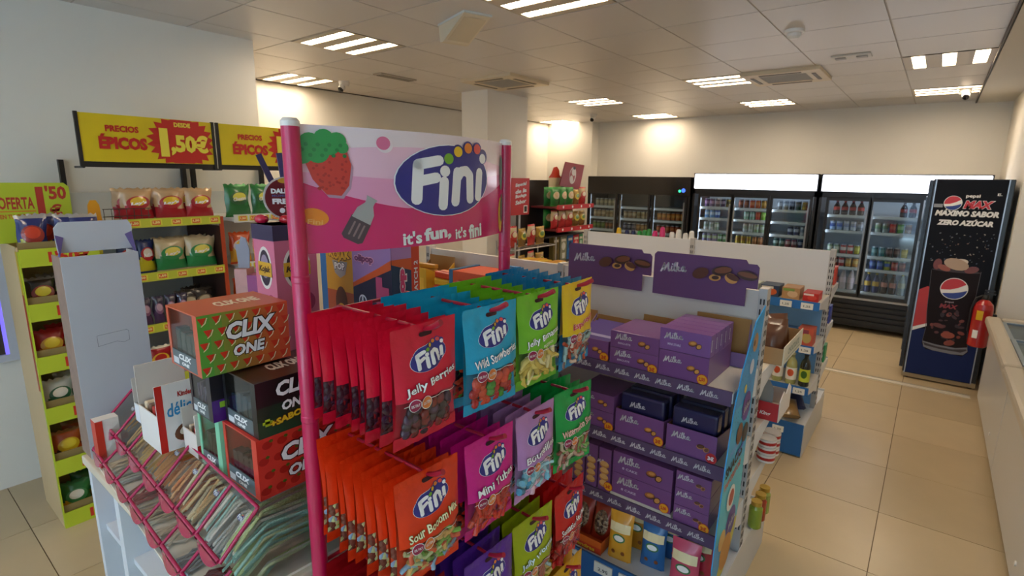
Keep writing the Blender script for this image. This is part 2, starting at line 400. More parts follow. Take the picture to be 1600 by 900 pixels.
# tilted wedge speaker
t = thing('ceiling_speaker', 'cream wedge-shaped speaker box tilted down from the ceiling', 'speaker', (-2.43, 2.59, CZ), R(-19.6))
MB().prism([(-.18, -.012), (.17, -.012), (-.115, -.115), (-.16, -.115)], 'xz', -.09, .09, m('#d9cdb4', .45)).obj('body', t, bevel=.006)
MB().b(-.185, .18, -.094, .094, -.012, -.001, m('#cfd6d4', .3)).obj('mount_plate', t)
g = MB()
g.add([(.14, -.075, -.0225), (.14, .075, -.0225), (-.09, .075, -.1055), (-.09, -.075, -.1055)], [(0, 1, 2, 3)], m('#c9bb9e', .6))
g.obj('grille', t, (.004, 0, -.004))

# ================================================================ sweet-bag stand with pink poles
PINK = m('#c3174f', .28, coat=.4); HOOKM = m('#a8152e', .3, coat=.3)
SX, SY = -1.0, .905
ST = thing('sweets_stand', 'tall stand with two pink poles, curved picture header and rows of red hooks', 'display stand', (SX, SY, 0), R(90))
def bulge(a): return -.068*max(0, 1-(a/.315)**2)
for sgn in (-1, 1):
    p = MB().lathe([(.0175, .03), (.0175, .72), (.0185, .722), (.0185, .734), (.0175, .736), (.0175, 1.30), (.0185, 1.302), (.0185, 1.314), (.0175, 1.316), (.0175, 1.605), (.0185, 1.607), (.0185, 1.617), (.0175, 1.62), (.0175, 1.912)], PINK, 20).obj('pole', ST, (sgn*.331, 0, 0))
    MB().lathe([(.0182, 1.912), (.0182, 1.922), (.013, 1.928), (.001, 1.929)], m('#e9e2da', .4), 20).obj('cap', p)
    MB().b(-.03, .03, -.3, .025, 0, .03, PINK).obj('foot', ST, (sgn*.331, 0, 0), bevel=.006)
rows = (1.545, 1.25, .955, .70); cols = (-.258, -.07, .105, .282)
for z in rows:
    MB().tube([(-.33, .004, z-.012), (.33, .004, z-.012)], .0045, HOOKM).obj('crossbar', ST)
    for c in cols:
        MB().tube([(c, .004, z-.012), (c, -.02, z), (c, -.26, z), (c, -.285, z-.002), (c, -.312, z+.008), (c, -.332, z+.02)], [.004, .004, .004, .004, .006, .006], HOOKM, 8).obj('hook', ST)
# curved header, printed on its front
hz0, hz1, hw = 1.662, 1.918, .315
hd = MB().grid(lambda u, v: (-hw+2*hw*u, bulge(-hw+2*hw*u), hz0+(hz1-hz0)*v), 32, 1, m('#f1dfe2', .18, coat=.6))
hd.grid(lambda u, v: (-hw+2*hw*u, bulge(-hw+2*hw*u)+.003, hz0+(hz1-hz0)*v), 32, 1, m('#8a1f86', .3), flip=True)
hd = hd.obj('header_panel', ST)
def hmap(x, z, l): return (x, bulge(x)-.0005*(l+1), z)
def band(fn0, fn1, mt, l, n=40):
    P = Print()
    for i in range(n):
        a, b = -hw+2*hw*i/n, -hw+2*hw*(i+1)/n
        P.poly([(a, fn0(a)), (b, fn0(b)), (b, fn1(b)), (a, fn1(a))], mt, l)
    return P
A = Print()
gl = dict(rough=.18, coat=.6)
w3 = lambda x: 1.872+.012*math.sin((x+.28)*7)-.04*max(0, x-.02)
w2 = lambda x: 1.826-.014*math.sin((x+.31)*5.5)+.0*x
w1 = lambda x: max(1.75-.05*math.sin(min(1, (x+.315)/.42)*math.pi)*0, 1.806-.062*math.sin(min(1, max(0, (x+.315)/.62))*math.pi)**.9) + .0
lo = lambda x: hz0
A.it += band(lo, lambda x: min(hz1, w3(x)), m('#f3c3d6', **gl), 0).it
A.it += band(lo, w2, m('#eba0c2', **gl), 1).it
A.it += band(lo, w1, m('#d81c69', **gl), 2).it
# strawberry sweet
red = m('#d23a2e', **gl); grn = m('#2f9a4b', **gl)
sc = [(-.31, 1.852), (-.296, 1.812), (-.272, 1.782), (-.244, 1.779), (-.228, 1.80), (-.222, 1.842), (-.232, 1.876), (-.27, 1.885)]
A.poly([(x+.004, z-.006) for x, z in sc], m('#b98fa4', **gl), 3); A.poly(sc, red, 4)
for x, z, r in ((-.312, 1.86, .018), (-.298, 1.884, .019), (-.272, 1.892, .019), (-.248, 1.888, .018), (-.238, 1.876, .012), (-.285, 1.866, .022), (-.262, 1.878, .018)): A.ell(x, z, r, r, grn, 5, 16)
for k in range(34):
    x, z = random.uniform(-.295, -.23), random.uniform(1.79, 1.85)
    if abs(x+.262) < .02+(z-1.78)*.35: A.ell(x, z, .0028, .0028, m('#b42a25', **gl), 6, 8)
for k in range(12):
    x, z = -.312+.007*k, 1.87+.012*math.sin(k*2.1); A.ell(x, z, .004, .004, m('#257f3e', **gl), 6, 8)
# round pink sweet, orange sweet, cola bottle
A.ell(-.148, 1.886, .019, .017, m('#f6e3e6', **gl), 4, 20).ell(-.152, 1.889, .016, .014, m('#e2739a', **gl), 5, 20)
A.ell(-.296, 1.737, .026, .017, m('#ef8a1c', **gl), 4, 20, -.3).text('Fini', -.296, 1.727, .028, .01, m('#f9b45a', **gl), 5, -.1)
def rot2(pts, cx, cz, a): return [(cx+x*math.cos(a)-z*math.sin(a), cz+x*math.sin(a)+z*math.cos(a)) for x, z in pts]
A.poly(rot2([(-.024, -.046), (-.016, -.052), (.016, -.052), (.024, -.046), (.023, .0), (-.023, .0)], -.205, 1.73, -.5), m('#4d3b42', **gl), 4)
A.poly(rot2([(-.022, -.004), (.022, -.004), (.02, .018), (.01, .034), (.01, .042), (.013, .05), (-.013, .05), (-.01, .042), (-.01, .034), (-.02, .018)], -.205, 1.73, -.5), m('#a9a5a2', **gl), 5)
for k in (-1, 0, 1): A.stroke(rot2([(k*.011, -.04), (k*.011, -.012)], -.205, 1.73, -.5), .004, m('#8b6f70', **gl), 6)
A.ell(.302, 1.835, .012, .05, m('#5ba08a', **gl), 4, 16).ell(.298, 1.715, .016, .05, m('#e7c53a', **gl), 4, 16).ell(.306, 1.735, .010, .04, m('#3b7d4a', **gl), 5, 16)
A.text("it's", -.085, 1.682, .052, .03, WHITE, 4, .04, .03).text('fun,', -.008, 1.686, .088, .036, WHITE, 4, .06, .045).text("it's", .074, 1.683, .044, .028, WHITE, 4, .06, .03).text('fini', .138, 1.684, .062, .036, WHITE, 4, .07, .04)
A.art(OVAL, .035, 1.812, .163, .0, 5)
A.obj('header_artwork', ST, hmap)

# ---------------------------------------------------------------- the bags
BW, BH = .165, .228
def bP(v):
    a = min(1, max(0, (v-.10)/.84)); return math.sin(math.pi*a**1.3)**.65 if 0 < a < 1 else 0
def bF(x, z, T=.023):
    u = x/BW; v = (.018-z)/BH
    return T*max(0, 1-abs(2*u)**2.6)**.75*bP(v) + .0022*math.sin(21*u+13*v)*math.sin(11*v+3*u)*max(0, 1-abs(2*u)**4) + .0012*math.sin(u*26-v*19)*max(0, 1-abs(2*u)**2)
film = clear('bag_film', fac=.05, rough=.12)
def bag_mesh(name, head, win, foot, wv=.60, T0=.023, T1=.012):
    M = MB(); h = m(head, .32, coat=.25, bump=.7, scale=24, spec=.4); ft = m(foot or head, .32, coat=.25, bump=.7, scale=24, spec=.4)
    rws = [0, .03, .06, .09, .14, .2, .27, .34, .41, .48, .54, wv, wv+.06, wv+.12, wv+.18, wv+.24, .90, .93, .96, 1.0]
    N = len(rws)-1
    def pt(sgn, T):
        def f(u, v):
            vv = rws[min(N, round(v*N))]; x = (u-.5)*BW*(1-.05*bP(vv)); z = .018-vv*BH
            if vv >= .999 or vv <= .001: z += .002*(1 if round(u*28) % 2 else -1)
            return (x, sgn*bF(x, z, T)-(.0005 if sgn < 0 else -.0005), z)
        return f
    def mt(wm): return lambda u, v: (wm if wv-.01 < rws[min(N-1, int(v*N))] < .89 and .03 < u < .97 else (ft if rws[min(N-1, int(v*N))] > .88 else h))
    M.grid(pt(-1, T0), 14, N, mt(win)); M.grid(pt(1, T1), 14, N, mt(m(foot or head, .4)), flip=True)
    return M.mesh(name)
def bagmap(dx=0): return lambda x, z, l: (x, -bF(x, z)-.0012-.0004*l, z)
def sweet_mesh(kind, c):
    M = MB(); q = m(c, .22, coat=.5, bump=.5, scale=160)
    if kind == 'berry': M.ball((0, 0, 0), (.0125, .008, .0125), q, 8, 6)
    elif kind == 'tube': M.tube([(-.022, 0, 0), (.022, 0, .0)], .0065, q, 8)
    elif kind == 'banana': M.tube([(-.022, 0, .006), (-.01, 0, -.002), (.008, 0, -.003), (.022, 0, .005)], [.003, .0075, .0075, .003], q, 7)
    elif kind == 'bottle': M.tube([(0, 0, -.024), (0, 0, -.004), (0, 0, .008), (0, 0, .024)], [.009, .009, .0045, .0045], q, 8)
    elif kind == 'slice': M.prism([(-.02, 0), (0, -.012), (.02, 0)], 'xz', -.005, .005, q)
    else: M.tube([(-.024, 0, -.004), (-.01, 0, .004), (.01, 0, -.004), (.024, 0, .004)], .0055, q, 7)
    return M.mesh('sweet')
def ordf(k): return 'front' if k == 0 else ORD[k]
def hang(row, col, cname, head, foot, title, tcol, tedge, kind, ccols, n, tilt=0., x_end=-.288, colour2=None, dark='#3a2430', small=None):
    c, z = cols[col], rows[row]
    sweets = [sweet_mesh(kind, q) for q in ccols]
    fm = bag_mesh('sweet_bag', head, film, foot)
    rm = bag_mesh('sweet_bag', colour2 or head, mix('fill_'+cname+str(row), [dark, dark]+ccols, 95), foot, .6, .017, .009)
    rn = ('top', 'second', 'third', 'lowest')[row]
    step = min(.036, .255/max(1, n-1))
    for k in range(n):
        b = x_end+k*step; j = 0 if k == 0 else random.uniform(-.06, .06)
        lab = '%s sweet bag on the %s row of hooks, %s' % (cname, rn, 'frontmost' if k == 0 else ORD[k]+' from the front')
        loc = (SX-b, SY+c+random.uniform(-.006, .006)*(k > 0), z-.004-(random.uniform(-.004, .012) if k else 0))
        o = link('sweet_bag', fm if k == 0 else rm, None, loc, (tilt*.2 if k == 0 else random.uniform(-.05, .05), 0, R(90)+tilt+j))
        tag(o, lab, 'sweet bag', '%s sweet bags, %s row' % (cname, rn))
        if k: continue
        P = Print(); P.art(OVAL, -.002, -.046, .046, .14, 1)
        if title: P.text(title, 0, -.092, min(.128, .0098*len(title)+.02), .020, m(tcol, .35), 5, .16, .02, edge=m(tedge, .35), ew=.03)
        if small: P.text(small, .012, -.110, .04, .007, m('#f4d9d9', .4), 5, .14)
        P.stroke([(-.066, -.127), (-.03, -.124), (0, -.122), (.03, -.122), (.066, -.125)], .0012, WHITE, 2, 6, 3)
        for x, q, tx in ((-.045, '#9c1b45', '0% FAT'), (-.02, '#e0803a', 'GLUTEN')):
            P.ell(x, -.128, .0125, .0125, WHITE, 3, 18, 0, 2).ell(x, -.128, .0112, .0112, m(q, .35), 4, 18, 0, 2).text(tx, x, -.128, .017, .006, WHITE, 5, .1)
        P.stroke([(-.013, -.004), (.013, -.004)], .008, m('#3a0d18', .5), 3, 8, 4)
        P.obj('print', o, bagmap())
        spots = [(x, zz) for zz in (-.188, -.172, -.156, -.142) for x in (-.05, -.03, -.01, .012, .034, .054)]
        for i, (x, zz) in enumerate(spots):
            x += random.uniform(-.005, .005); zz += random.uniform(-.004, .004)
            if abs(x) > .056: x *= .9
            y = -max(.001, bF(x, zz)-.0095)
            link('sweet', random.choice(sweets), o, (x, y, zz), (random.uniform(-.3, .3), random.uniform(0, 3.1), random.uniform(-.4, .4)))
hang(0, 0, 'crimson', '#dc1638', '#d41636', 'Jelly Berries', '#ffffff', '#5a0d24', 'berry', ['#2a1a2c', '#5d1320', '#3d2440', '#7e1a1c'], 8, .03)
hang(0, 1, 'turquoise', '#1ba8d0', '#169cc8', 'Wild Strawberries', '#ffffff', '#173a6a', 'berry', ['#c9291f', '#d8472a', '#3f8f2e', '#b5201f'], 8, -.05)
hang(0, 2, 'grass green', '#78c428', '#6cb626', 'Jelly Bananas', '#ffffff', '#2c6a1d', 'banana', ['#e8cf6e', '#dcbd55', '#efe0a0'], 8, -.02, small='PLATANOS')
hang(0, 3, 'yellow', '#eec61b', '#1c8cc4', 'Espanou!', '#d42a4c', '#f7d7df', 'worm', ['#c34a2c', '#9fc0b8', '#d8b8a0', '#7d5a50'], 8, .06, colour2='#1a86bd')
hang(1, 0, 'orange-red', '#e83c10', '#e03a10', 'Sour Booom Mix', '#fff4c8', '#2f7a2c', 'worm', ['#d9603c', '#b9c58a', '#e3b56a', '#8fb0c8', '#7db04a'], 9, -.02, dark='#7a4a3c')
hang(1, 1, 'magenta', '#d8188a', '#cc1880', 'Mini Tubes', '#ffffff', '#4d1030', 'tube', ['#cf2416', '#d83a1c', '#b91c14'], 8, .0)
hang(1, 2, 'lilac', '#bf8bc6', '#cf9bd0', 'Bouteilles', '#ffffff', '#6a2a5c', 'bottle', ['#7cc3d8', '#9fd4e2', '#e7b9c4', '#5aa9cc'], 7, .02)
hang(1, 3, 'emerald green', '#0fa047', '#13a548', 'Watermelon Slices', '#f6d6cc', '#b0302a', 'worm', ['#c9a08a', '#7fae5c', '#d8c9a8', '#a85a4c'], 6, -.1)
hang(2, 0, 'dark red', '#a8121c', '#a8121c', '', '#ffffff', '#400000', 'berry', ['#7a1118'], 8, .02)
hang(2, 1, 'purple', '#5b2a9c', '#5b2a9c', 'Carpets', '#ffffff', '#241046', 'worm', ['#7ab04a', '#d05a3a', '#e0b040'], 6, -.03)
hang(2, 2, 'lime', '#a3b214', '#a3b214', 'Jelly Worms', '#e9fbff', '#3a6f7d', 'worm', ['#c98a6a', '#8fb0b8', '#d0b060', '#b05a4a'], 5, -.04)
hang(2, 3, 'scarlet', '#cf1b1d', '#d8241f', 'Sensation Red Mix', '#ffffff', '#7a0f12', 'bottle', ['#b5201f', '#cf3a30', '#8f1a1c'], 4, .05)
hang(3, 3, 'golden yellow', '#e0ab17', '#e0ab17', 'Bananas', '#d8541c', '#fbe9a0', 'banana', ['#e8cf6e'], 5, -.02)
hang(3, 2, 'pale green', '#7fae3a', '#7fae3a', '', '#ffffff', '#203010', 'worm', ['#c98a6a'], 4, 0)

# ================================================================ white island with the loose-sweets dispenser
IX0, IX1, IY0, IY1, IZ = -2.08, -1.035, .386, 1.27, .915
ISL = thing('island_counter', 'white shelving island with beige counter top under the sweet dispenser', 'counter', ((IX0+IX1)/2, (IY0+IY1)/2, 0))
wht = m('#dfe4ea', .4); beige = m('#d8cbb4', .45)
ox, oy = (IX0+IX1)/2, (IY0+IY1)/2
MB().b(IX0-ox, IX1-ox, IY0-oy, IY1-oy, IZ-.03, IZ, beige).obj('counter_top', ISL, bevel=.004)
for x0, x1 in ((IX0, IX0+.03), (-1.83, -1.79), (-1.42, -1.38), (IX1-.03, IX1)):
    MB().b(x0-ox, x1-ox, IY0+.012-oy, IY1-.01-oy, 0, IZ-.03, wht).obj('side_panel', ISL)
MB().b(IX0+.03-ox, IX1-.03-ox, .80-oy, .83-oy, .02, IZ-.03, m('#cfd6de', .5)).obj('back_panel', ISL)
for z in (.12, .42, .66):
    for x0, x1 in ((IX0+.03, -1.83), (-1.79, -1.42), (-1.38, IX1-.03)):
        MB().b(x0-ox, x1-ox, IY0+.03-oy, .80-oy, z-.02, z, wht).obj('shelf', ISL)
# bags on the island's own shelf, seen past its edge
snack = {}
def snack_mesh(key, w, h, d, base, band, oval, oval2, foil='#d9d2c4', n=9):
    """pillow snack bag standing on its lower seal; front faces -y"""
    if key in snack: return snack[key]
    M = MB(); A_, B_, C_ = m(base, .25, coat=.5, bump=.4, scale=18), m(band, .25, coat=.5, bump=.4, scale=18), m(foil, .3, .3, bump=.3, scale=18)
    def f(s_):
        def g(u, v):
            t = math.sin(math.pi*min(1, max(0, v)))**.55*max(0, 1-abs(2*u-1)**2.4)**.7
            x = (u-.5)*w*(1-.08*math.sin(math.pi*v)); z = v*h
            if v > .97: z += .006*math.sin(u*26)
            return (x+.004*math.sin(v*9), s_*(d/2*t+.002*math.sin(14*u+11*v)*t), z)
        return g
    mt = lambda u, v: C_ if v > .93 or v < .05 else (B_ if v < .42+.08*math.sin(u*5) else A_)
    M.grid(f(-1), 10, 14, mt); M.grid(f(1), 10, 14, mt, flip=True)
    P = Print()
    if oval:
        P.ell(0, h*.58, w*.36, h*.2, m(oval, .3, coat=.4), 0, 18, .1, 3).ell(0, h*.62, w*.25, h*.13, m(oval2, .3, coat=.4), 1, 16, .1, 3)
    snack[key] = (M.mesh('snack_bag'), P, (w, h, d)); return snack[key]
def snack_map(w, h, d):
    def mp(x, z, l):
        u, v = x/w+.5, z/h; t = math.sin(math.pi*min(1, max(0, v)))**.55*max(0, 1-abs(2*u-1)**2.4)**.7
        return (x, -(d/2*t)-.0035-.0006*l, z)
    return mp
_bp = {}
def snack_bag(key, loc, rz, label, group, title=None, tcol='#ffffff', lean=0., extra=None):
    me, P, (w, h, d) = snack[key]
    o = link('snack_bag', me, None, loc, (lean, 0, rz)); tag(o, label, 'snack bag', group)
    k = (key, title)
    if k not in _bp:
        Q = Print(); Q.it += P.it
        if title: Q.text(title, 0, h*.56, w*.5, h*.11, m(tcol, .35), 3, .12, .04, .2)
        if extra: extra(Q, w, h)
        _bp[k] = Q.mb(snack_map(w, h, d)).mesh('print') if Q.it else None
    if _bp[k]: link('print', _bp[k], o)
    return o
snack_mesh('redblue', .13, .19, .05, '#b0202a', '#27408f', '#e9b52a', '#c02a20')
for k in range(3): snack_bag('redblue', (-1.96+.07*k, .47+.03*k, .662), 0, 'red and blue snack bag inside the white island, %s from its outer end' % ORD[k], 'bags inside the island')

# ---- dispenser
DA = R(-3.3)
DIS = thing('sweet_dispenser', 'clear loose-sweets dispenser with pink rails and pink scoop-shaped door handles', 'dispenser', (-1.055, .472, IZ), DA)
acr = clear('acrylic', '#f4f6f6', .05, .05); RAIL = m('#b51b52', .25, coat=.5)
PIT, NB = .135, 7; L = PIT*NB; tz, h1, h2 = .205, (-.085, .118), (-.122, .042)
dk = .185
d = MB().b(-L, 0, .0, .30, dk-.006, dk, acr).obj('deck', DIS)
MB().b(-L, 0, -.125, .30, 0, .006, m('#e6ddcc', .4)).obj('tray_floor', DIS)
MB().b(-L, 0, .295, .30, .006, dk-.006, m('#cbbfae', .5)).obj('tray_back', DIS)
for i in range(NB+1):
    x = -i*PIT
    side = [(.29, .008), (.29, dk-.007), (0, dk-.007), (.0, tz), h1, (h1[0]+.012, h1[1]-.03), h2, (h2[0], .008)]
    if i in (0, NB): MB().prism(side, 'yz', x-.0015, x+.0015, acr).obj('side_sheet', DIS)
    a = MB().tube([(x, 0, tz), (x, h1[0], h1[1])], .0042, RAIL, 8).obj('rail', DIS)
    MB().tube([(x, h1[0]+.02, h1[1]-.028), (x, h2[0], h2[1])], .0042, RAIL, 8).obj('rail', DIS)
MB().tube([(-L, 0, tz), (0, 0, tz)], .0042, RAIL, 8).obj('rail', DIS)
MB().b(-L, 0, -.002, .001, dk, tz, acr).obj('deck_lip', DIS)
for i in range(NB):
    x1, x0 = -i*PIT-.005, -(i+1)*PIT+.005; xm = (x0+x1)/2
    for (ya, za), (yb, zb) in (((0, tz), h1), ((h1[0]+.02, h1[1]-.028), h2)):
        cv = MB().add([(x0, ya, za), (x1, ya, za), (x1, yb, zb), (x0, yb, zb)], [(0, 1, 2, 3)], acr).obj('cover', DIS)
        dx, dy, dz = .0, (yb-ya), (zb-za); q = math.hypot(dy, dz); dy, dz = dy/q, dz/q
        M = MB(); pts = []
        def hp(u, v, x0=x0, x1=x1, yb=yb, zb=zb):
            s_ = math.sin(math.pi*u)**.6
            return (x0+(x1-x0)*u, yb-.006*(1-v)-.010*v*s_, zb+.004-.034*v*s_-.004*(1-v))
        M.grid(hp, 10, 3, RAIL); M.grid(lambda u, v: (hp(u, v)[0], hp(u, v)[1]+.005, hp(u, v)[2]), 10, 3, RAIL, flip=True)
        M.obj('handle', cv)
        MB().tube([(x0, yb, zb+.002), (x1, yb, zb+.002)], .0045, RAIL, 8).obj('handle_bar', cv)
    P = Print(); P.art(OVALF, 0, 0, .013)
    # small round badge near the top of each cover
    P.obj('badge', DIS, (lambda xm, x1: lambda x, z, l: (x1-.03+x, -.024+z*.66-.0004*(l+1), tz-.028+z*.75+.0004*(l+1)))(xm, x1))
# ribbons of sour candy lying in the bins
def ribbon_mesh(c, ln, w, sag, bend):
    M = MB(); q = m(c, .55, bump=.6, scale=200)
    f = lambda dz: (lambda u, v: (bend*math.sin(v*3.0)+(u-.5)*w, -.06+v*ln, dz+sag*math.sin(v*math.pi*.9)-.055*max(0, .22-v)/.22))
    M.grid(f(0), 1, 9, q); M.grid(f(.003), 1, 9, q, flip=True)
    return M.mesh('candy_ribbon')
bins = [('pale green', ['#c8dc9c', '#aee0d0', '#d8e4b8', '#f0efdc', '#9fd0c8']), ('white and mint', ['#e7e2d6', '#d8dccb', '#a9cfc4', '#efe9da']), ('cream', ['#f0d49c', '#efdfb4', '#e0b070']),
        ('peach', ['#e89a60', '#e08c54', '#f0b070']), ('dark orange', ['#d8803c', '#e09048', '#d89a50']), ('olive brown', ['#cfa64c', '#dab058', '#d8b868']), ('sandy', ['#e8c888', '#dcb470'])]
for i, (nm, cs) in enumerate(bins):
    xm = -(i+.5)*PIT
    mes = [ribbon_mesh(c, random.uniform(.28, .33), random.uniform(.007, .011), random.uniform(-.012, .02), random.uniform(-.012, .012)) for c in cs for _ in range(2)]
    cnt = 30 if i < 2 else (20 if i < 4 else 14)
    for k in range(cnt):
        lx = xm+random.uniform(-.048, .048); lz = .02+.125*(k/cnt)+random.uniform(0, .006)
        p = Matrix.Rotation(DA, 4, 'Z') @ Vector((lx, .02+random.uniform(-.015, .01), lz)) + Vector((-1.055, .472, IZ))
        o = link('candy_ribbon', random.choice(mes), None, p, (random.uniform(-.03, .03), 0, DA+random.uniform(-.1, .1)))
        tag(o, '%s sweet ribbon in the %s dispenser bin' % (nm, 'bin nearest the pink pole, the first' if i == 0 else ORD[i]+' from the pink pole, one'), 'sweet', '%s ribbons in one bin' % nm)
        o['label'] = '%s candy ribbon, %s from top, in dispenser bin %s pink pole' % (nm, words(cnt-k), 'nearest' if i == 0 else ORD[i]+' from')
    # red laces in the lower front row
    tw = MB()
    for k in range(10):
        x = xm+random.uniform(-.05, .05); tw.tube([(x, -.03, .01+.003*(k % 4)), (x+random.uniform(-.02, .02), -.07, .014+.003*(k % 3)), (x+random.uniform(-.02, .02), -.105, .012)], .004, m(('#7d2a2a', '#8a8f94', '#cfc3b0', '#b8a98f', '#8f3a34', '#a9a9a0', '#c9b79a')[i], .4), 6)
    o = tw.obj('loose_sweets', None, (-1.055, .472, IZ), (0, 0, DA)); o['kind'] = 'stuff'
    tag(o, 'loose %s twists in the lower front bin, %s from the pink pole' % (('dark red', 'grey', 'cream', 'beige', 'rusty', 'ash grey', 'sand')[i], ORD[i]), 'sweets')

# ---- chewing-gum display boxes (printed face towards +x, window in the side towards the dispenser front)
def gum_box(name, label, x, y0, y1, z, h, dep, col, cols, art, contents='#14424a', topcol=None, tilt=0):
    w = y1-y0; t = .003
    o = thing(name, label, 'sweet box', (x-dep/2, (y0+y1)/2, z), R(90)+tilt, 'chewing gum boxes stacked on the dispenser')
    c = m(col, .3, coat=.2); tc = m(topcol or col, .3, coat=.2)
    MB().b(-w/2, w/2, -dep/2, -dep/2+t, 0, h, c).obj('front_panel', o)
    b = MB().b(-w/2, w/2, dep/2-t, dep/2, 0, h, c).b(-w/2, w/2, -dep/2+t, dep/2-t, 0, t, c).b(w/2-t, w/2, -dep/2+t, dep/2-t, t, h-t, c)
    b.obj('carton', o)
    MB().b(-w/2, w/2, -dep/2+t, dep/2-t, h-t, h, tc).obj('lid', o)
    s = MB(); x0 = -w/2
    s.b(x0, x0+t, -dep/2+t, -dep/2+.022, t, h-t, c).b(x0, x0+t, dep/2-.012, dep/2-t, t, h-t, c).b(x0, x0+t, -dep/2+.022, dep/2-.012, t, h*.28, m('#59666a', .4))
    s.obj('window_side', o)
    P = Print(); P.text('CLIX', .0, h*.2, dep*.42, h*.10, WHITE, 0, 0, .05, .2).text('ONE', .0, h*.09, dep*.25, h*.06, WHITE, 0, 0, .05, .2).rect(-dep*.4, h*.05, -dep*.22, h*.16, m('#cfd3d6', .5), 0)
    P.obj('window_print', o, left(x0))
    MB().b(x0+.001, x0+.002, -dep/2+.022, dep/2-.012, h*.28, h-t, clear('box_film', fac=.03)).obj('window_film', o)
    q = m(contents, .2, .5, bump=.6, scale=60)
    for k in range(4):
        yy = -dep/2+.03+k*(dep-.05)/4
        MB().b(x0+.006, x0+.03, yy, yy+(dep-.05)/4-.004, t, h*random.uniform(.55, .66), q).obj('gum_pack', o, bevel=.003)
    A_ = Print(); art(A_, w, h); A_.obj('front_print', o, front(-dep/2))
    B_ = Print(); B_.text('CLIX ONE', w*.1, 0, w*.5, dep*.3, m('#e9dcc4', .4), 0, 0, .05, .2); B_.obj('lid_print', o, top(h))
    return o
def clix(P, w, h, cx, cz, s_, l=4, edge='#3c3014'):
    P.text('CLIX', cx, cz+h*.16*s_, w*.56*s_, h*.29*s_, WHITE, l, .03, .045, .2, edge=m(edge, .4), ew=.05)
    P.text('ONE', cx-w*.04*s_, cz-h*.18*s_, w*.36*s_, h*.19*s_, WHITE, l, .03, .045, .2, edge=m(edge, .4), ew=.05)
def wm_art(P, w, h):
    g, o_ = m('#4aa63a', .3, coat=.2), m('#d8562c', .3, coat=.2)
    n = 8; mids = ['#57a83c', '#6fa03a', '#8a973a', '#a48a38', '#bb7a35', '#cc6a31', '#d65c2e', '#dc5430']
    for i in range(n):     # printed stripes from green to orange, slanting
        a, b = -w/2+w*i/n, -w/2+w*(i+1)/n; k = .0
        P.poly([(a, 0), (b, 0), (b, h), (a, h)], m(mids[i], .3, coat=.2), 0)
    for r in range(5):
        for c in range(7):
            x, z = -w/2+w*(c+.35+.35*(r % 2))/7, h*(r+.5)/5
            if x > w*.46: continue
            P.poly([(x-.009, z+.008), (x+.009, z+.008), (x, z-.009)], m('#d8381f', .3), 1)
            P.stroke([(x-.002, z-.010), (x+.006, z-.004), (x+.0105, z+.007)], .0022, m('#f0e6b8', .3), 2, 6)
    clix(P, w, h, .012, h*.52, 1)
def bk_art(P, w, h):
    P.rect(-w/2, 0, w/2, h*.55, m('#0e3526', .3, coat=.2), 0).rect(-w/2, 0, w/2, h*.3, m('#12452f', .3, coat=.2), 1)
    clix(P, w, h, .0, h*.66, .95, 4, '#0a0a0c')
    P.text('+SABOR-', -.02, h*.26, w*.52, h*.12, m('#e9c22a', .3), 4, .12, .05, .1, edge=m('#7a2a12', .3), ew=.05)
    P.rect(-w*.42, h*.2, -w*.36, h*.33, m('#b8cf2c', .3), 4).rect(-w*.45, h*.24, -w*.33, h*.29, m('#b8cf2c', .3), 4)
def rd_art(P, w, h):
    for r in range(4):
        for c in range(7):
            x, z = -w/2+w*(c+.4+.3*(r % 2))/7, h*(r+.5)/4
            P.ell(x, z, .012, .0095, m('#b3241a', .3), 0, 12).ell(x+.009, z+.008, .005, .004, m('#57661f', .3), 1, 8)
    clix(P, w, h, .0, h*.5, 1, 4, '#4c100c')
def pl_art(P, w, h): P.rect(-w/2, 0, w/2, h*.4, m('#4a1c78', .3), 0); P.rect(-w*.4, h*.25, -w*.3, h*.36, m('#8fc22c', .3), 1); clix(P, w, h, 0, h*.7, .9)
def gr_art(P, w, h): clix(P, w, h, 0, h*.5, 1, 4, '#1c4a3c')
gz = IZ+dk
gum_box('gum_box', 'bright red strawberry gum box at the bottom of the right stack', -1.10, .50, .745, gz, .146, .16, '#d43a2c', None, rd_art, '#3a1820')
gum_box('gum_box', 'black and dark green gum box on the strawberry gum box', -1.10, .508, .70, gz+.1465, .13, .155, '#15171a', None, bk_art, '#23414e', '#3b2418')
gum_box('gum_box', 'mint green gum box under the purple one', -1.262, .492, .66, gz, .146, .12, '#7fd0a8', None, gr_art, '#143a30')
gum_box('gum_box', 'dark purple gum box under the watermelon one', -1.262, .482, .65, gz+.1465, .134, .115, '#1a1620', None, pl_art, '#3a3050')
gum_box('gum_box', 'green and orange watermelon gum box on top of the stack', -1.205, .447, .652, gz+.2815, .14, .165, '#c8502e', None, wm_art, '#0f4038', '#c4553a')

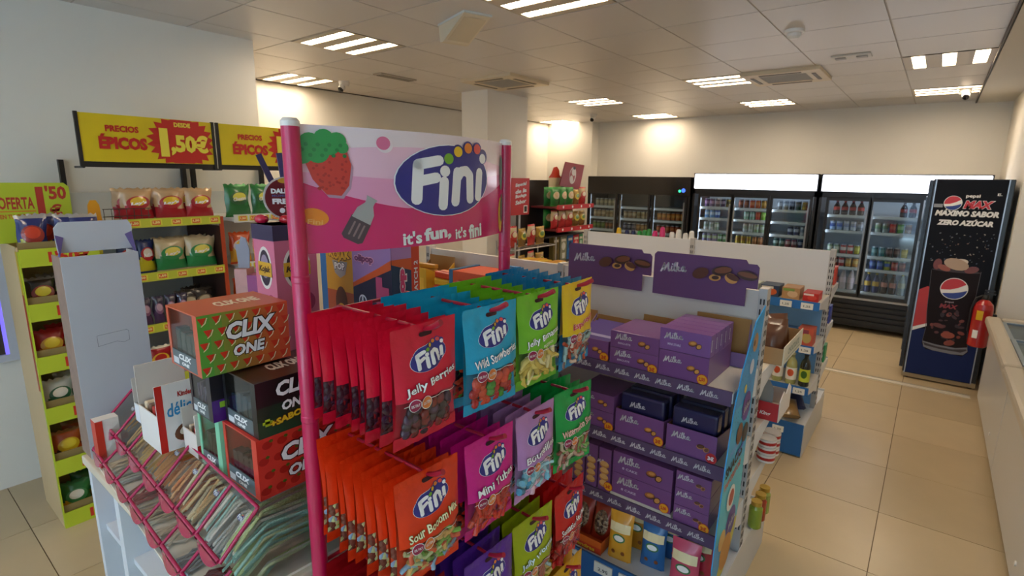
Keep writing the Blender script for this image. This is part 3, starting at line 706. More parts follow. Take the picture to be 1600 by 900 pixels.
# ---- chocolate boxes left of the gum
def choc_box(label, x, y0, y1, z, h, dep, body, art, open_back=.0):
    w = y1-y0; o = thing('chocolate_box', label, 'chocolate box', (x-dep/2, (y0+y1)/2, z), R(90), 'white chocolate bar boxes by the gum')
    c = m(body, .35, coat=.2)
    MB().b(-w/2, w/2, -dep/2, -dep/2+.003, 0, h, c).obj('front_panel', o)
    MB().b(-w/2, -w/2+.003, -dep/2+.003, dep/2, 0, h*.55, c).b(w/2-.003, w/2, -dep/2+.003, dep/2, 0, h*.55, c).b(-w/2+.003, w/2-.003, -dep/2+.003, dep/2, 0, .003, c).obj('tray', o)
    MB().b(-w/2, w/2, dep/2, dep/2+.003, 0, h+open_back, m('#cfc8bd', .6)).obj('back_flap', o)
    for k in range(4):
        MB().b(-w/2+.008, w/2-.008, -dep/2+.012+k*(dep-.02)/4, -dep/2+.006+(k+1)*(dep-.02)/4, .004, h*.62, m(('#e7dfd2', '#b8352c', '#6a4a36', '#d9c4a4')[k], .3, coat=.3)).obj('bar', o, bevel=.004)
    P = Print(); art(P, w, h); P.obj('front_print', o, front(-dep/2)); return o
def delice(P, w, h):
    P.rect(-w/2, 0, -w*.36, h, m('#cf2318', .3), 0).text('Kinder', .01, h*.82, w*.3, h*.08, m('#b5201a', .35), 0, 0, .04).text('délice', .0, h*.62, w*.62, h*.2, m('#2f8fc4', .35), 0, .08, .02, .2)
    P.ell(.01, h*.25, w*.3, h*.14, m('#6a3a1c', .3), 1, 18, .3).ell(.015, h*.28, w*.24, h*.08, m('#f0e4cf', .3), 2, 16, .3)
choc_box('white bar box with blue joined-up lettering and open carton flap', -1.5, .44, .56, gz, .185, .13, '#e9e4df', delice, .028)
def redstripe(P, w, h): P.rect(-w/2, 0, w/2, h*.3, m('#c8251c', .3), 0).ell(0, h*.6, w*.2, h*.2, m('#a3281c', .3), 1, 16)
choc_box('small white and red chocolate box beside the mint gum box', -1.40, .49, .60, gz, .12, .08, '#e6dcd2', redstripe)
choc_box('low open white chocolate tray at the far end of the dispenser', -1.68, .47, .60, gz, .10, .10, '#dfe3ea', redstripe, .03)
choc_box('flat red-edged chocolate tray behind the mint gum box', -1.50, .60, .72, gz, .1, .09, '#dcd3c8', redstripe)

# ---- plain white back of a cardboard display
CB = thing('cardboard_display', 'tall plain white cardboard display seen from behind at the island end', 'cardboard display', (-2.02, .50, IZ), R(90))
cw = m('#b9bdc4', .7, noise=.03, scale=6)
MB().b(-.1, .1, 0, .004, 0, .655, cw).obj('back_panel', CB)
MB().prism([(-.096+.0, .665), (.096, .665), (.1, .70), (.1, .74), (.09, .757), (-.085, .757), (-.098, .74), (-.098, .70)], 'xz', .03, .034, m('#bfc3ca', .7)).obj('top_flap', CB)
MB().b(-.1, -.096, .004, .10, 0, .655, m('#8c7466', .6, noise=.3, scale=25)).b(.096, .1, .004, .10, 0, .655, cw).obj('side_panel', CB)
for s_ in (-1, 1): MB().add([(s_*.098, .004, .655), (s_*.098, .034, .655), (s_*.075, .034, .72), (s_*.098, .034, .73)], [(0, 1, 2, 3)], m('#5a4e86', .6)).obj('corner_flap', CB)
for z in (.05, .25, .45): MB().b(-.096, .096, .004, .10, z, z+.004, cw).obj('shelf', CB)
P = Print(); ln = m('#6f727a', .7)
P.stroke([(-.04, .40), (.04, .405), (.045, .40), (.045, .37), (.03, .365), (.01, .372), (-.04, .365), (-.04, .40)], .0011, ln, 0, 4)
P.obj('cut_line', CB, front(0))
# red and white cartons standing in front of it on the counter
o = tag(MB().b(-.02, .02, -.03, .03, 0, .16, m('#e2ddd6', .4)).b(-.021, .021, -.031, -.012, 0, .158, m('#c8341f', .4)).obj('chocolate_carton', None, (-1.94, .43, IZ), (0, 0, 0)), 'small white and red carton between the cardboard display and dispenser', 'carton')

# ---- lollipop cartons standing on the island behind the header
lz = IZ
def lolly(label, x0, x1, y0, y1, z1, col, fart, sart, lid=None, fcol=None):
    w, dep, h = x1-x0, y1-y0, z1-lz
    o = thing('lollipop_box', label, 'lollipop box', ((x0+x1)/2, (y0+y1)/2, lz), 0, 'lollipop cartons behind the pink header')
    MB().b(-w/2, w/2, -dep/2, dep/2, 0, h, m(col, .35, coat=.2)).obj('carton', o)
    if lid: MB().b(-w/2-.003, w/2+.003, -dep/2-.003, dep/2+.003, h-.045, h, m(lid, .35)).obj('lid', o)
    P = Print(); fart(P, w, h); P.obj('front_print', o, front(-dep/2)); P = Print(); sart(P, dep, h); P.obj('side_print', o, right(w/2)); return o
def pk(P, w, h):
    P.ell(0, h-.13, w*.33, .065, m('#eadfd6', .4), 0, 24).ell(0, h-.13, w*.26, .055, m('#3a2c3c', .4), 1, 24).ell(0, h-.125, w*.19, .036, m('#9c8aa0', .4), 2, 20).rect(-w*.32, h-.155, w*.32, h-.112, m('#dca82c', .4), 3).text('Kojak', 0, h-.135, w*.55, .024, m('#4a2a14', .4), 4, 0, .04, .2)
    P.ell(w*.2, h-.24, w*.2, .03, m('#a83f63', .4), 1, 18).stroke([(w*.22, h-.27), (w*.24, h-.42)], .007, WHITE, 1, 6)
lolly('pale pink lollipop carton with dark lid behind the left pink pole', -1.62, -1.5, .785, .92, 1.675, '#d6738f', pk, pk, '#3d3350')
def kj(P, w, h):
    P.rect(-w/2, 0, -w*.32, h, m('#2f6fae', .35), 0).rect(-w*.32, h*.0, w/2, h*.72, m('#b8501c', .35), 0).rect(-w*.32, h*.72, w/2, h, m('#d79b1c', .35), 0)
    P.text('KOJAK', .02, h-.065, w*.62, .04, m('#f0b62a', .35), 3, 0, .06, 0, -.08, edge=m('#5a2410', .4), ew=.07).poly([(-.045+.02, h-.09), (.045+.02, h-.09), (.03+.02, h-.135), (.02, h-.15), (-.03+.02, h-.135)], m('#a9a4a0', .35), 3).text('POP', .02, h-.108, w*.3, .026, WHITE, 4, 0, .05, edge=INK, ew=.06)
    P.ell(.02, h-.24, .035, .06, m('#5a2a18', .4), 2, 20).ell(.02, h-.27, .026, .03, m('#d9a62a', .4), 3, 18)
def kjs(P, w, h): P.rect(-w/2, 0, w/2, h, m('#e07a1e', .35), 0).rect(-w*.3, h*.5, w*.3, h*.8, m('#e8a92a', .35), 1)
lolly('yellow and orange lollipop carton with blue edge under the pink header', -1.72, -1.52, 1.07, 1.19, 1.62, '#c4561f', kj, kjs)
def ow(P, w, h):
    nv = m('#2a3042', .35)
    P.rect(-w/2, 0, w/2, h, m('#8f6f9c', .35), 0).poly([(-w/2, 0), (w/2, 0), (w/2, h-.09), (-w/2, h-.17)], nv, 1).poly([(-w/2, h-.17), (w/2, h-.09), (w/2, h-.06), (w*.2, h-.09), (-w/2, h-.155)], m('#c2562c', .35), 2)
    P.text('olipop', -w*.18, h-.07, w*.5, .03, m('#6a3a5c', .35), 3, 0, .06, edge=m('#d9a0b0', .4), ew=.06)
    P.ell(-w*.24, h-.21, .021, .021, m('#cfd3da', .35), 3, 24).ell(-w*.24, h-.21, .016, .016, nv, 4, 24).stroke([(-w*.24-.011, h-.222), (-w*.24-.002, h-.207), (-w*.24-.002, h-.196)], .004, m('#cfd3da', .35), 5, 6).stroke([(-w*.24+.011, h-.222), (-w*.24+.002, h-.207), (-w*.24+.002, h-.196)], .004, m('#cfd3da', .35), 5, 6)
    for x, z in ((w*.2, h-.15), (w*.36, h-.18)): P.rect(x-.016, z-.06, x+.016, z+.03, m('#a8486a', .35), 4).stroke([(x, z-.06), (x, z-.15)], .006, m('#d9cfc4', .4), 4, 6)
def ows(P, w, h):
    nv = m('#27415e', .35)
    P.rect(-w/2, 0, w*.2, h, nv, 0).rect(w*.2, 0, w/2, h, m('#d8472a', .35), 0).rect(-w/2, h-.06, w*.2, h, m('#b78ac0', .35), 1).poly([(-w/2, h-.075), (w*.2, h-.1), (w*.2, h-.06), (-w/2, h-.06)], m('#d8602c', .35), 2)
    P.text('lolipop', -w*.14, h-.19, .20, .034, m('#d84a78', .35), 4, R(90), .07, edge=WHITE, ew=.07).text('OVERWATCH 2', w*.35, h-.17, .20, .016, WHITE, 4, R(90), .03)
lolly('dark blue and lavender lollipop carton with upright lettering, right of the orange one', -1.5, -1.3, 1.05, 1.165, 1.625, '#27415e', ow, ows)
# two red lollies lying on the pink carton, and the round sign clipped above it
for k, (dx, c, n) in enumerate(((-.03, '#c41a3c', 'crimson'), (.03, '#b8202a', 'brick red'))):
    o = thing('lollipop', '%s wrapped lollipop lying on the pale pink carton' % n, 'lollipop', (-1.56+dx, .80+.045*k, 1.675+.014))
    MB().ball((0, 0, 0), (.024, .02, .014), m(c, .2, coat=.5), 12, 8).obj('candy', o); MB().tube([(.0, .015, 0), (.0, .07, -.008)], .002, WHITE, 6).obj('stick', o)
sg = thing('round_sign', 'round dark red sign with white lettering and three wrapped sticks above', 'sign', (-1.57, .87, 1.675), R(75))
MB().lathe([(.064, -.002), (.064, .002)], m('#c8c3bd', .4), 32).obj('rim', sg, (0, 0, .075), (R(90), 0, 0))
P = Print().ell(0, .075, .059, .059, m('#6e1f24', .4), 0, 32).text('DALE AL', -.002, .097, .078, .015, WHITE, 2, 0, .06).text('MOMENTO', -.004, .083, .07, .007, m('#5c5a8c', .4), 2, 0, .03).text('FRESH', -.002, .066, .074, .017, WHITE, 2, 0, .06).stroke([(-.005, .05), (.03, .052)], .002, WHITE, 2, 6).ell(-.012, .038, .008, .008, WHITE, 2, 16).ell(0, .128, .02, .008, m('#c8962a', .4), 1, 16)
P.obj('print', sg, front(-.002))
for k, a in enumerate((.38, .1, -.22)): MB().b(-.008, .008, -.004, .004, 0, .085, m(('#3e3556', '#46406a', '#7a2438')[k], .35, noise=.3, scale=60)).obj('wrapped_stick', sg, (-.035+.035*k, .004, .125), (0, -a, 0))
MB().b(-.004, .004, .0, .003, 0, .02, INK).obj('clip', sg)
# narrow display next to the pink carton, with a grey heart-shaped header
o = thing('card_display', 'narrow magenta card display with grey heart-shaped top', 'display', (-1.74, .86, lz), R(40))
MB().b(-.035, .035, -.03, .03, 0, .58, m('#8d2166', .4)).obj('body', o); MB().b(-.075, -.035, -.028, .03, 0, .60, m('#b9847a', .4, noise=.25, scale=30)).obj('side', o)
MB().prism([(-.07, .60), (-.035, .60), (-.03, .66), (-.04, .70), (-.055, .705), (-.062, .68), (-.075, .68)], 'xz', -.005, .0, m('#83808a', .4)).obj('header', o)

# ================================================================ snack bays on the left wall
BLK = m('#1d1c1d', .45); LIME = m('#b9c92f', .45); LIMED = m('#d9d23a', .45); PRED = m('#c4332a', .45)
def slotted(M, x0, x1, y0, y1, z0, z1, mt, dark, face='x', pitch=.05):
    M.b(x0, x1, y0, y1, z0, z1, mt)
    n = int((z1-z0-.04)/pitch)
    for k in range(n):
        z = z0+.03+k*pitch
        if face == 'x': M.b(x1, x1+.0008, y0+(y1-y0)*.22, y0+(y1-y0)*.40, z, z+pitch*.55, dark); M.b(x1, x1+.0008, y0+(y1-y0)*.62, y0+(y1-y0)*.80, z, z+pitch*.55, dark)
        else: M.b(x0+(x1-x0)*.22, x0+(x1-x0)*.4, y0-.0008, y0, z, z+pitch*.55, dark); M.b(x0+(x1-x0)*.62, x0+(x1-x0)*.8, y0-.0008, y0, z, z+pitch*.55, dark)
    return M
shelf_zs = (1.545, 1.235, .93, .60, .28)
def snack_bay(label, y0, y1, top_z, railc, nm):
    w = y1-y0
    t = thing('snack_shelf', label, 'shelf unit', (-3.78, (y0+y1)/2, 0), R(90), 'wall snack bays')
    for s_ in (-1, 1):
        MB().b(s_*(w/2-.012)-.012, s_*(w/2-.012)+.012, .22, .255, 0, top_z, BLK).obj('upright', t)
    MB().b(-w/2+.024, w/2-.024, .245, .255, .1, 1.70, m('#cfd3d2', .5)).obj('back_panel', t)
    MB().b(-w/2+.024, w/2-.024, -.26, .24, 0, .12, BLK).obj('base', t)
    for i, z in enumerate(shelf_zs):
        s = MB().b(-w/2+.026, w/2-.026, -.27, .24, z-.02, z, m('#d6d8d6', .45)).obj('shelf', t)
        MB().b(-w/2+.026, w/2-.026, -.282, -.272, z-.028, z+.022, m(railc if i else railc, .45)).obj('price_rail', s)
        P = Print()
        for k in range(6 if i < 3 else 0):
            x = -w/2+.08+k*(w-.14)/5
            Print().rect(x-.03, z-.02, x+.03, z+.014, m('#e2d84a', .45), 0).rect(x-.022, z-.016, x+.022, z+.010, m('#d8602c', .45), 1).text('1,50', x, z-.003, .036, .016, m('#f6e9a0', .4), 2, 0, .05).obj('price_sticker', s, front(-.282))
    return t
b1 = snack_bay('black wall shelf bay with crisps in red and green bags', .855, 1.525, 1.89, '#c3c53a', 1)
b2 = snack_bay('black wall shelf bay right of the crisps, half hidden by the pink pole', 1.56, 2.06, 1.89, '#d8d8cf', 2)
MB().b(.31, .33, -.26, .24, .05, 1.5, m('#3a1f1a', .5)).b(.31, .333, -.27, -.26, .05, 1.56, m('#b8431f', .5)).obj('divider', b1)
# wire fence at the left of the top shelf
wr = MB()
for k in range(7): wr.tube([(-.28+k*.035, -.265, 1.545), (-.28+k*.035, -.265, 1.625)], .0018, m('#4b463e', .4, .6), 5)
for z in (1.585, 1.625): wr.tube([(-.285, -.265, z), (-.06, -.265, z)], .0022, m('#4b463e', .4, .6), 5)
wr.obj('wire_fence', b1)['kind'] = 'stuff'
# price banners
def banner(label, y0, y1, first):
    w = y1-y0; h = .252; z0 = 1.878
    t = thing('price_banner', label, 'banner', (-3.60, (y0+y1)/2, z0), R(90), 'yellow price banners')
    bl = lambda x: -.02*(1-(2*x/w)**2)
    M = MB().grid(lambda u, v: (-w/2+w*u, bl(-w/2+w*u), h*v), 16, 1, m('#e3c613', .4, noise=.12, scale=7)).grid(lambda u, v: (-w/2+w*u, bl(-w/2+w*u)+.004, h*v), 16, 1, m('#d8c93a', .5), flip=True)
    M.obj('board', t)
    for s_ in (-1, 1): MB().b(s_*w/2-.008, s_*w/2+.008, -.006, .012, -.03, h+.004, BLK).obj('edge_clip', t)
    MB().b(-w/2-.004, w/2+.004, .006, .012, -.03, .0, BLK).obj('lower_bar', t)
    MB().tube([(-w/2+.008, .008, -.03), (-w/2+.008, .17, -.03)], .006, BLK).tube([(w/2-.008, .008, -.03), (w/2-.008, .17, -.03)], .006, BLK).obj('bracket', t)
    P = Print(); rd = m('#c8241c', .4); ye = m('#f3e04a', .4)
    P.text('PRECIOS', -.145, .178, .155, .035, rd, 2, 0, .045).text('ÉPICOS', -.145, .108, .225, .082, rd, 2, 0, .06)
    cx, cz = .155, .126; pts = []
    for k in range(44):
        a = 2*math.pi*k/44; r = 1 if k % 2 else .82; x = cx+.185*r*math.cos(a)*1.03; z = cz+.128*r*math.sin(a)*1.25
        pts.append((min(w/2-.004, x), min(h-.002, max(.002, z))))
    n = len(pts)
    for k in range(n): P.poly([(cx, cz), pts[k], pts[(k+1) % n]], rd, 1)
    P.text('DESDE', .16, .222, .09, .026, ye, 3, 0, .04).text('1', .055, .118, .045, .16, ye, 3, 0, .04).text(',50€', .195, .108, .215, .125, ye, 3, 0, .055)
    P.obj('print', t, lambda x, z, l: (x, bl(x)-.0016*(l+1), z))
banner('long yellow price banner with red starburst above the crisps', .868, 1.548, True)
banner('yellow price banner cut off by the pink pole', 1.575, 2.255, False)
snack_mesh('crisp_red', .168, .185, .075, '#c9a274', '#b3202a', '#b5242a', '#e9c22a', '#caa77c')
snack_mesh('crisp_green', .175, .20, .07, '#c9b389', '#2f8a4a', '#2f8a4a', '#e5d25a', '#cdb690')
snack_mesh('cheese_green', .17, .21, .07, '#2f7a3a', '#276b33', '#245a2c', '#d8d04a', '#2f7a3a')
snack_mesh('blue_pack', .10, .20, .05, '#25356e', '#e0cf2a', '#c0262a', '#e9e2d8', '#2a3a74')
snack_mesh('orange_pack', .14, .21, .06, '#d8541c', '#e8a92a', '#f0e0d0', '#e0b22a', '#d8541c')
snack_mesh('dark_pack', .15, .18, .06, '#26211f', '#3b2f2a', '#6a5a46', '#b9a88a', '#3a332c')
snack_mesh('violet_pack', .06, .17, .05, '#3a3046', '#57395c', '#8a5a7a', '#c8a0b0', '#4a4058')
GX = -3.60
for k, (y, zz) in enumerate(((1.09, 'left'), (1.262, 'middle'), (1.425, 'right'))):
    snack_bag('crisp_red', (GX, y, 1.547), R(90)+(.08, -.06, .1)[k], 'red and tan crisp bag on the top shelf, %s one of three in front' % zz, 'crisp bags top shelf', "Lay's", '#ffffff')
for k, y in enumerate((1.09, 1.27, 1.39)): snack_bag('crisp_red', (GX-.12, y, 1.547), R(90)+.15*(k-1), 'red crisp bag in the back row of the top shelf, %s from left' % ORD[k], 'crisp bags top shelf', "Lay's", '#ffffff')
for k, (y, zz) in enumerate(((1.235, 'left'), (1.405, 'right'))):
    snack_bag('crisp_green', (GX, y, 1.237), R(90)+(.1, -.08)[k], 'green and tan crisp bag on the second shelf, %s one in front' % zz, 'green crisp bags', "Lay's", '#f3e9e2')
for k, y in enumerate((1.26, 1.40)): snack_bag('crisp_green', (GX-.11, y, 1.237), R(90), 'green and tan crisp bag at the back of the second shelf, %s' % ('left' if k == 0 else 'right'), 'green crisp bags')
for k, y in enumerate((1.00, 1.115)): snack_bag('blue_pack', (GX+.02-.05*k, y, 1.237), R(90)+.2, 'blue and yellow snack pack on the second shelf, %s the green crisps' % ('farther from' if k == 0 else 'next to'), 'blue snack packs', 'Ruffles', '#ffffff')
for k in range(4): snack_bag('violet_pack', (GX+.03, 1.06+.066*k, .932), R(90), 'dark violet snack tube pack on the third shelf, %s from the left' % ORD[k], 'violet packs')
for k in range(3): snack_bag('dark_pack', (GX, 1.30+.0*k+.085*k, .932) if k < 2 else (GX-.1, 1.36, .932), R(90)+.2*k, 'black snack bag on the third shelf, %s' % ('left', 'right', 'behind the others')[k], 'black snack bags')
for k in range(4): snack_bag('redblue' if k % 2 else 'orange_pack', (GX, .96+.15*k, .602), R(90), 'mixed snack bag on the fourth shelf, %s from the left' % ORD[k], 'lower shelf snacks')
for k, y in enumerate((1.66, 1.84, 1.98)): snack_bag('cheese_green', (GX-.02*k, y, 1.547), R(90)+.05, 'dark green snack bag on the right bay top shelf, %s from the left' % ORD[k], 'dark green snack bags', 'Cheetos', '#e8e4dc')
for i, z in enumerate((1.237, .932, .602)):
    for k, y in enumerate((1.65, 1.80, 1.95)): snack_bag('orange_pack', (GX, y, z), R(90)+.1*k, 'orange snack bag on the right bay %s shelf, %s from left' % (ORD[i+1], ORD[k]), 'orange snack bags')

# ---- lime offer stand at the far left
OY0, OY1 = .515, .815
OF = thing('offer_stand', 'lime green cardboard offer stand with six rows of small snack bags', 'display stand', (-3.53, (OY0+OY1)/2, 0), R(90))
ow_, od = OY1-OY0, .40
kraft = m('#d9bd8f', .6)
MB().b(-ow_/2-.006, -ow_/2, -od/2+.02, od/2, 0, 1.47, kraft).b(-ow_/2-.006, -ow_/2+.0, -od/2, -od/2+.02, 0, 1.45, LIME).obj('side_panel', OF)
MB().b(ow_/2, ow_/2+.006, -od/2, od/2, 0, 1.45, LIME).obj('side_panel', OF)
P = Print().rect(od/2-.055, .75, od/2-.02, 1.24, m('#b8331f', .5), 0).rect(od/2-.055, 1.24, od/2-.02, 1.45, m('#d8b92a', .5), 0)
P.obj('side_print', OF, left(-ow_/2-.006))
MB().b(-ow_/2, ow_/2, od/2-.006, od/2, 0, 1.5, kraft).obj('back_panel', OF)
zs = [0., .295, .58, .845, 1.11, 1.375]
for i, z in enumerate(zs):
    s = MB().b(-ow_/2, ow_/2, -od/2+.004, od/2-.006, z+.004, z+.012, kraft).obj('shelf', OF)
    MB().b(-ow_/2, ow_/2, -od/2-.002, -od/2+.004, z, z+.085 if z else .085, LIME).obj('price_strip', s)
    MB().b(-ow_/2, ow_/2, -od/2+.02, -od/2+.026, z+.012, z+.115, m('#8f7a4a', .6)).obj('tray_lip', s)
    Print().text("1'50€", .035, z+.043, .165, .055, m('#c8321f', .45), 0, 0, .05).obj('price_print', s, front(-od/2-.002))
hb = MB().prism([(-.30, 1.47), (.125, 1.47), (.125, 1.745), (.105, 1.765), (-.30, 1.765)], 'xz', .045, .05, LIME).obj('header_board', OF)
P = Print(); rr = m('#b5372a', .45)
P.text('OFERTA', -.09, 1.665, .135, .06, rr, 0, 0, .03).text('1', .003, 1.655, .03, .18, rr, 0, 0, .03).text("'50", .068, 1.715, .085, .07, rr, 0, 0, .04).text('€', .06, 1.63, .05, .055, rr, 0, 0, .04).rect(-.16, 1.622, -.02, 1.628, m('#d8812a', .45), 0).text('EN TU CUENTA', -.09, 1.60, .135, .022, m('#c8602a', .45), 0, 0, .04)
P.obj('header_print', OF, lambda x, z, l: (x, .0445, z))
tag(MB().prism([(-.03, 0), (.03, 0), (.025, .09), (.012, .115), (-.012, .115), (-.025, .09)], 'xz', -.004, .004, m('#e8a21c', .45)).obj('shelf_tab', None, (-3.52, .87, 1.47+.09), (0, 0, R(90))), 'rounded amber tab standing beside the offer header', 'price tab')
snack_mesh('tiny_a', .12, .225, .05, '#2b3470', '#b9b52a', '#a02a22', '#d8401f', '#b8b4b0')
snack_mesh('tiny_b', .13, .185, .05, '#2a211e', '#c9b81f', '#8a2a1c', '#e0d23a', '#9a948c')
snack_mesh('tiny_c', .13, .185, .06, '#a8201f', '#c87a1c', '#d8a22a', '#e8cf3a', '#b3202a')
snack_mesh('tiny_d', .13, .185, .06, '#cfd6d0', '#2f7a4a', '#2f6a4a', '#e8e4d8', '#cfd0c8')
snack_mesh('tiny_e', .13, .185, .06, '#b8521f', '#3a2a2a', '#d8b21f', '#e8d23a', '#9a6a3a')
snack_mesh('tiny_f', .13, .185, .06, '#2f7a3c', '#d8b21f', '#3f8a4a', '#dfe0d0', '#2f6a3c')
for i, key in enumerate(('tiny_f', 'tiny_e', 'tiny_d', 'tiny_c', 'tiny_b', 'tiny_a')):
    cn = ('green', 'orange-brown', 'white and green', 'red', 'dark brown', 'navy blue')[i]
    for k in range(2):
        snack_bag(key, (-3.42, OY0+.075+.145*k, zs[i]+.014), R(90)+random.uniform(-.15, .15), 'small %s snack bag, %s one on the %s row of the lime stand' % (cn, ('left', 'right')[k], ORD[5-i]), 'bags on the lime offer stand', lean=-.12)
    snack_bag(key, (-3.52, OY0+.14, zs[i]+.014), R(90), 'small %s snack bag behind the two front ones on the lime stand' % cn, 'bags on the lime offer stand', lean=-.1)
snack_bag('tiny_a', (-3.36, OY0-.0+.27, zs[5]+.014), R(90)+.1, 'navy blue snack bag at the right end of the lime stand top', 'bags on the lime offer stand', lean=-.1)

# ================================================================ shelving runs (gondolas)
POST = m('#b9b6b3', .45); SLOT = m('#26262a', .7); WSH = m('#dde1e6', .4); BLUE = m('#1f5f9c', .45); PUR = m('#4a2f78', .4, coat=.15)
def gondola(label, x0, x1, ys, ptop, posts, front_shelves, rear_shelves, fdep, rdep, base_f, base_r, panelc, railc, backc):
    cx = (x0+x1)/2; t = thing('gondola_shelving', label, 'shelving', (cx, ys, 0)); X = lambda x: x-cx
    pcs = sorted([x0]+posts+[x1])
    for a, b in zip(pcs, pcs[1:]): MB().b(X(a)+.016, X(b)-.016, -.012, .012, .22, ptop, m(panelc, .5)).obj('back_panel', t)
    for i, p in enumerate(pcs):
        px = X(p); M = slotted(MB(), px-.016, px+.016, -.028, .028, 0, ptop+.012, POST, SLOT, 'x', .042)
        slotted(M, px-.0155, px+.0155, -.0285, -.02, .3, ptop+.011, POST, SLOT, 'y', .042)
        M.obj('upright', t)
    MB().prism([(-base_f, 0), (base_r, 0), (base_r, .2), (.03, .24), (-.03, .24), (-base_f, .23)], 'yz', X(x1)+.017, X(x1)+.021, m('#d6d8da', .45)).obj('end_plate', t)
    for sgn, zs_, dep, bs, dp in ((-1, front_shelves, fdep, base_f, 1), (1, rear_shelves, rdep, base_r, 0)):
        if not zs_: continue
        M = MB(); ya, yb = sorted((sgn*.013, sgn*bs)); M.b(X(x0), X(x1)+.016, ya, yb, .19, .22, WSH); M.obj('base_shelf', t)
        ya, yb = sorted((sgn*bs, sgn*(bs+.01))); MB().b(X(x0), X(x1)+.016, ya, yb, .01, .235, BLUE if sgn < 0 else WSH).obj('kick_board', t)
        for z in zs_:
            ya, yb = sorted((sgn*.03, sgn*dep))
            s = MB().b(X(x0), X(x1)+.01, ya, yb, z-.025, z, m('#d9d4c9', .4)).obj('shelf', t)
            ya, yb = sorted((sgn*dep, sgn*(dep+.008))); MB().b(X(x0), X(x1)+.01, ya, yb, z-.052, z+.004, m(railc, .4)).obj('price_rail', s)
            for xx in (X(x1)+.0105,): MB().prism([(sgn*.03, z-.12), (sgn*.03, z-.002), (sgn*(dep+.006), z-.002), (sgn*(dep+.006), z-.04), (sgn*dep*.35, z-.085), (sgn*dep*.22, z-.11)], 'yz', xx, xx+.003, WSH).obj('bracket', s)
    for i in (0, 1):
        M = MB().lathe([(.016, 0), (.02, .004), (.02, .02), (.012, .03)], m('#e6e6e4', .4), 12); M.obj('foot', t, (X(x1), -base_f+.02 if i == 0 else base_r-.02, 0))
    return t
# ---- chocolate run
G1 = gondola('white shelving run full of purple biscuit boxes', -2.42, -.49, 2.27, 1.39, [-1.45], (1.075, .775, .485), (1.035, .765, .53), .365, .34, .455, .44, '#d6cdc4', '#5a4468', '#cfc7c0')
gx = (-2.42-.49)/2
for k, z in enumerate((1.075, .775, .485)):
    P = Print(); n = 11
    for i in range(n): P.art(SCRIPT, -.56-gx-.088*i, z-.024, .0255, 0)
    o = P.obj('rail_lettering', G1, front(-.373)); o['kind'] = 'stuff'
for x, z, w in ((-1.05, .2, .07), (-.90, .195, .085), (-.80, .195, .055)):
    pt = MB().b(x-w/2-gx, x+w/2-gx, -.472, -.466, z-.025, z+.025, m('#e8e4d8', .5)).obj('price_ticket', G1)
    Print().text('2,95', x-gx, z-.005, w*.55, .018, m('#3a3a3a', .5), 0, 0, .02).obj('price_print', pt, front(-.472))
LOGO_ME = {}
def cookies(P, cx, cz, s_, kind, l=2):
    c = {'gold': ('#b8702c', '#d99a4a', '#5a2c18'), 'choc': ('#54301f', '#6e412a', '#c98a4a'), 'waf': ('#a8622c', '#d0924a', '#4a2616')}[kind]
    a, b, d_ = (m(q, .45) for q in c)
    P.ell(cx, cz, s_*.55, s_*.34, d_, l, 14, .2).ell(cx, cz+s_*.08, s_*.5, s_*.28, a, l+1, 14, .2).ell(cx+s_*.05, cz+s_*.1, s_*.33, s_*.17, b, l+2, 12, .2)
    P.ell(cx+s_*.75, cz-s_*.22, s_*.4, s_*.32, d_, l+1, 14, .7).ell(cx+s_*.78, cz-s_*.2, s_*.3, s_*.24, b, l+3, 12, .7)
def price(P, x, z, r, t, c='#e9a51c', tc='#c8321c'):
    P.ell(x, z, r, r, m('#c8381c', .4), 6, 20).ell(x, z, r*.88, r*.88, m(c, .4), 7, 20).text(t, x-r*.05, z, r*1.1, r*.8, m(tc, .4), 8, 0, .05)
def pbox(label, x0, x1, y0, z, h, dep, kind='gold', sub='BISCUITS', pr=None, col='#7a4a86', lw=.42, side=False, group='purple biscuit boxes', name='biscuit_box', cz=None, prc='#e9a51c'):
    w = x1-x0
    o = thing(name, label, 'biscuit box', ((x0+x1)/2, y0+dep/2, z), 0, group)
    MB().b(-w/2, w/2, -dep/2, dep/2, 0, h, m(col, .35, coat=.25)).obj('carton', o, bevel=.0015)
    P = Print(); s_ = w*lw/2.5
    P.art(SCRIPT, -w*.22, h*.68, s_, .05, 1)
    if sub: P.text(sub, -w*.2, h*.3, w*.26, h*.11, m('#d9cfe6', .5), 1, 0, .02)
    if kind: cookies(P, w*.16, h*.5, min(w*.16, h*.45), kind)
    if pr: price(P, w*.40, h*.2 if cz is None else cz, .021, pr, prc, '#c8321c' if prc != '#c01c2c' else '#ffffff')
    P.obj('front_print', o, front(-dep/2))
    if side:
        Q = Print(); Q.rect(-dep*.38, h*.25, -dep*.2, h*.78, m('#e6e2ea', .5), 0)
        for q in range(5): Q.rect(-dep*.36+q*dep*.03, h*.3, -dep*.35+q*dep*.03, h*.74, INK, 1)
        Q.obj('side_print', o, right(w/2))
    return o
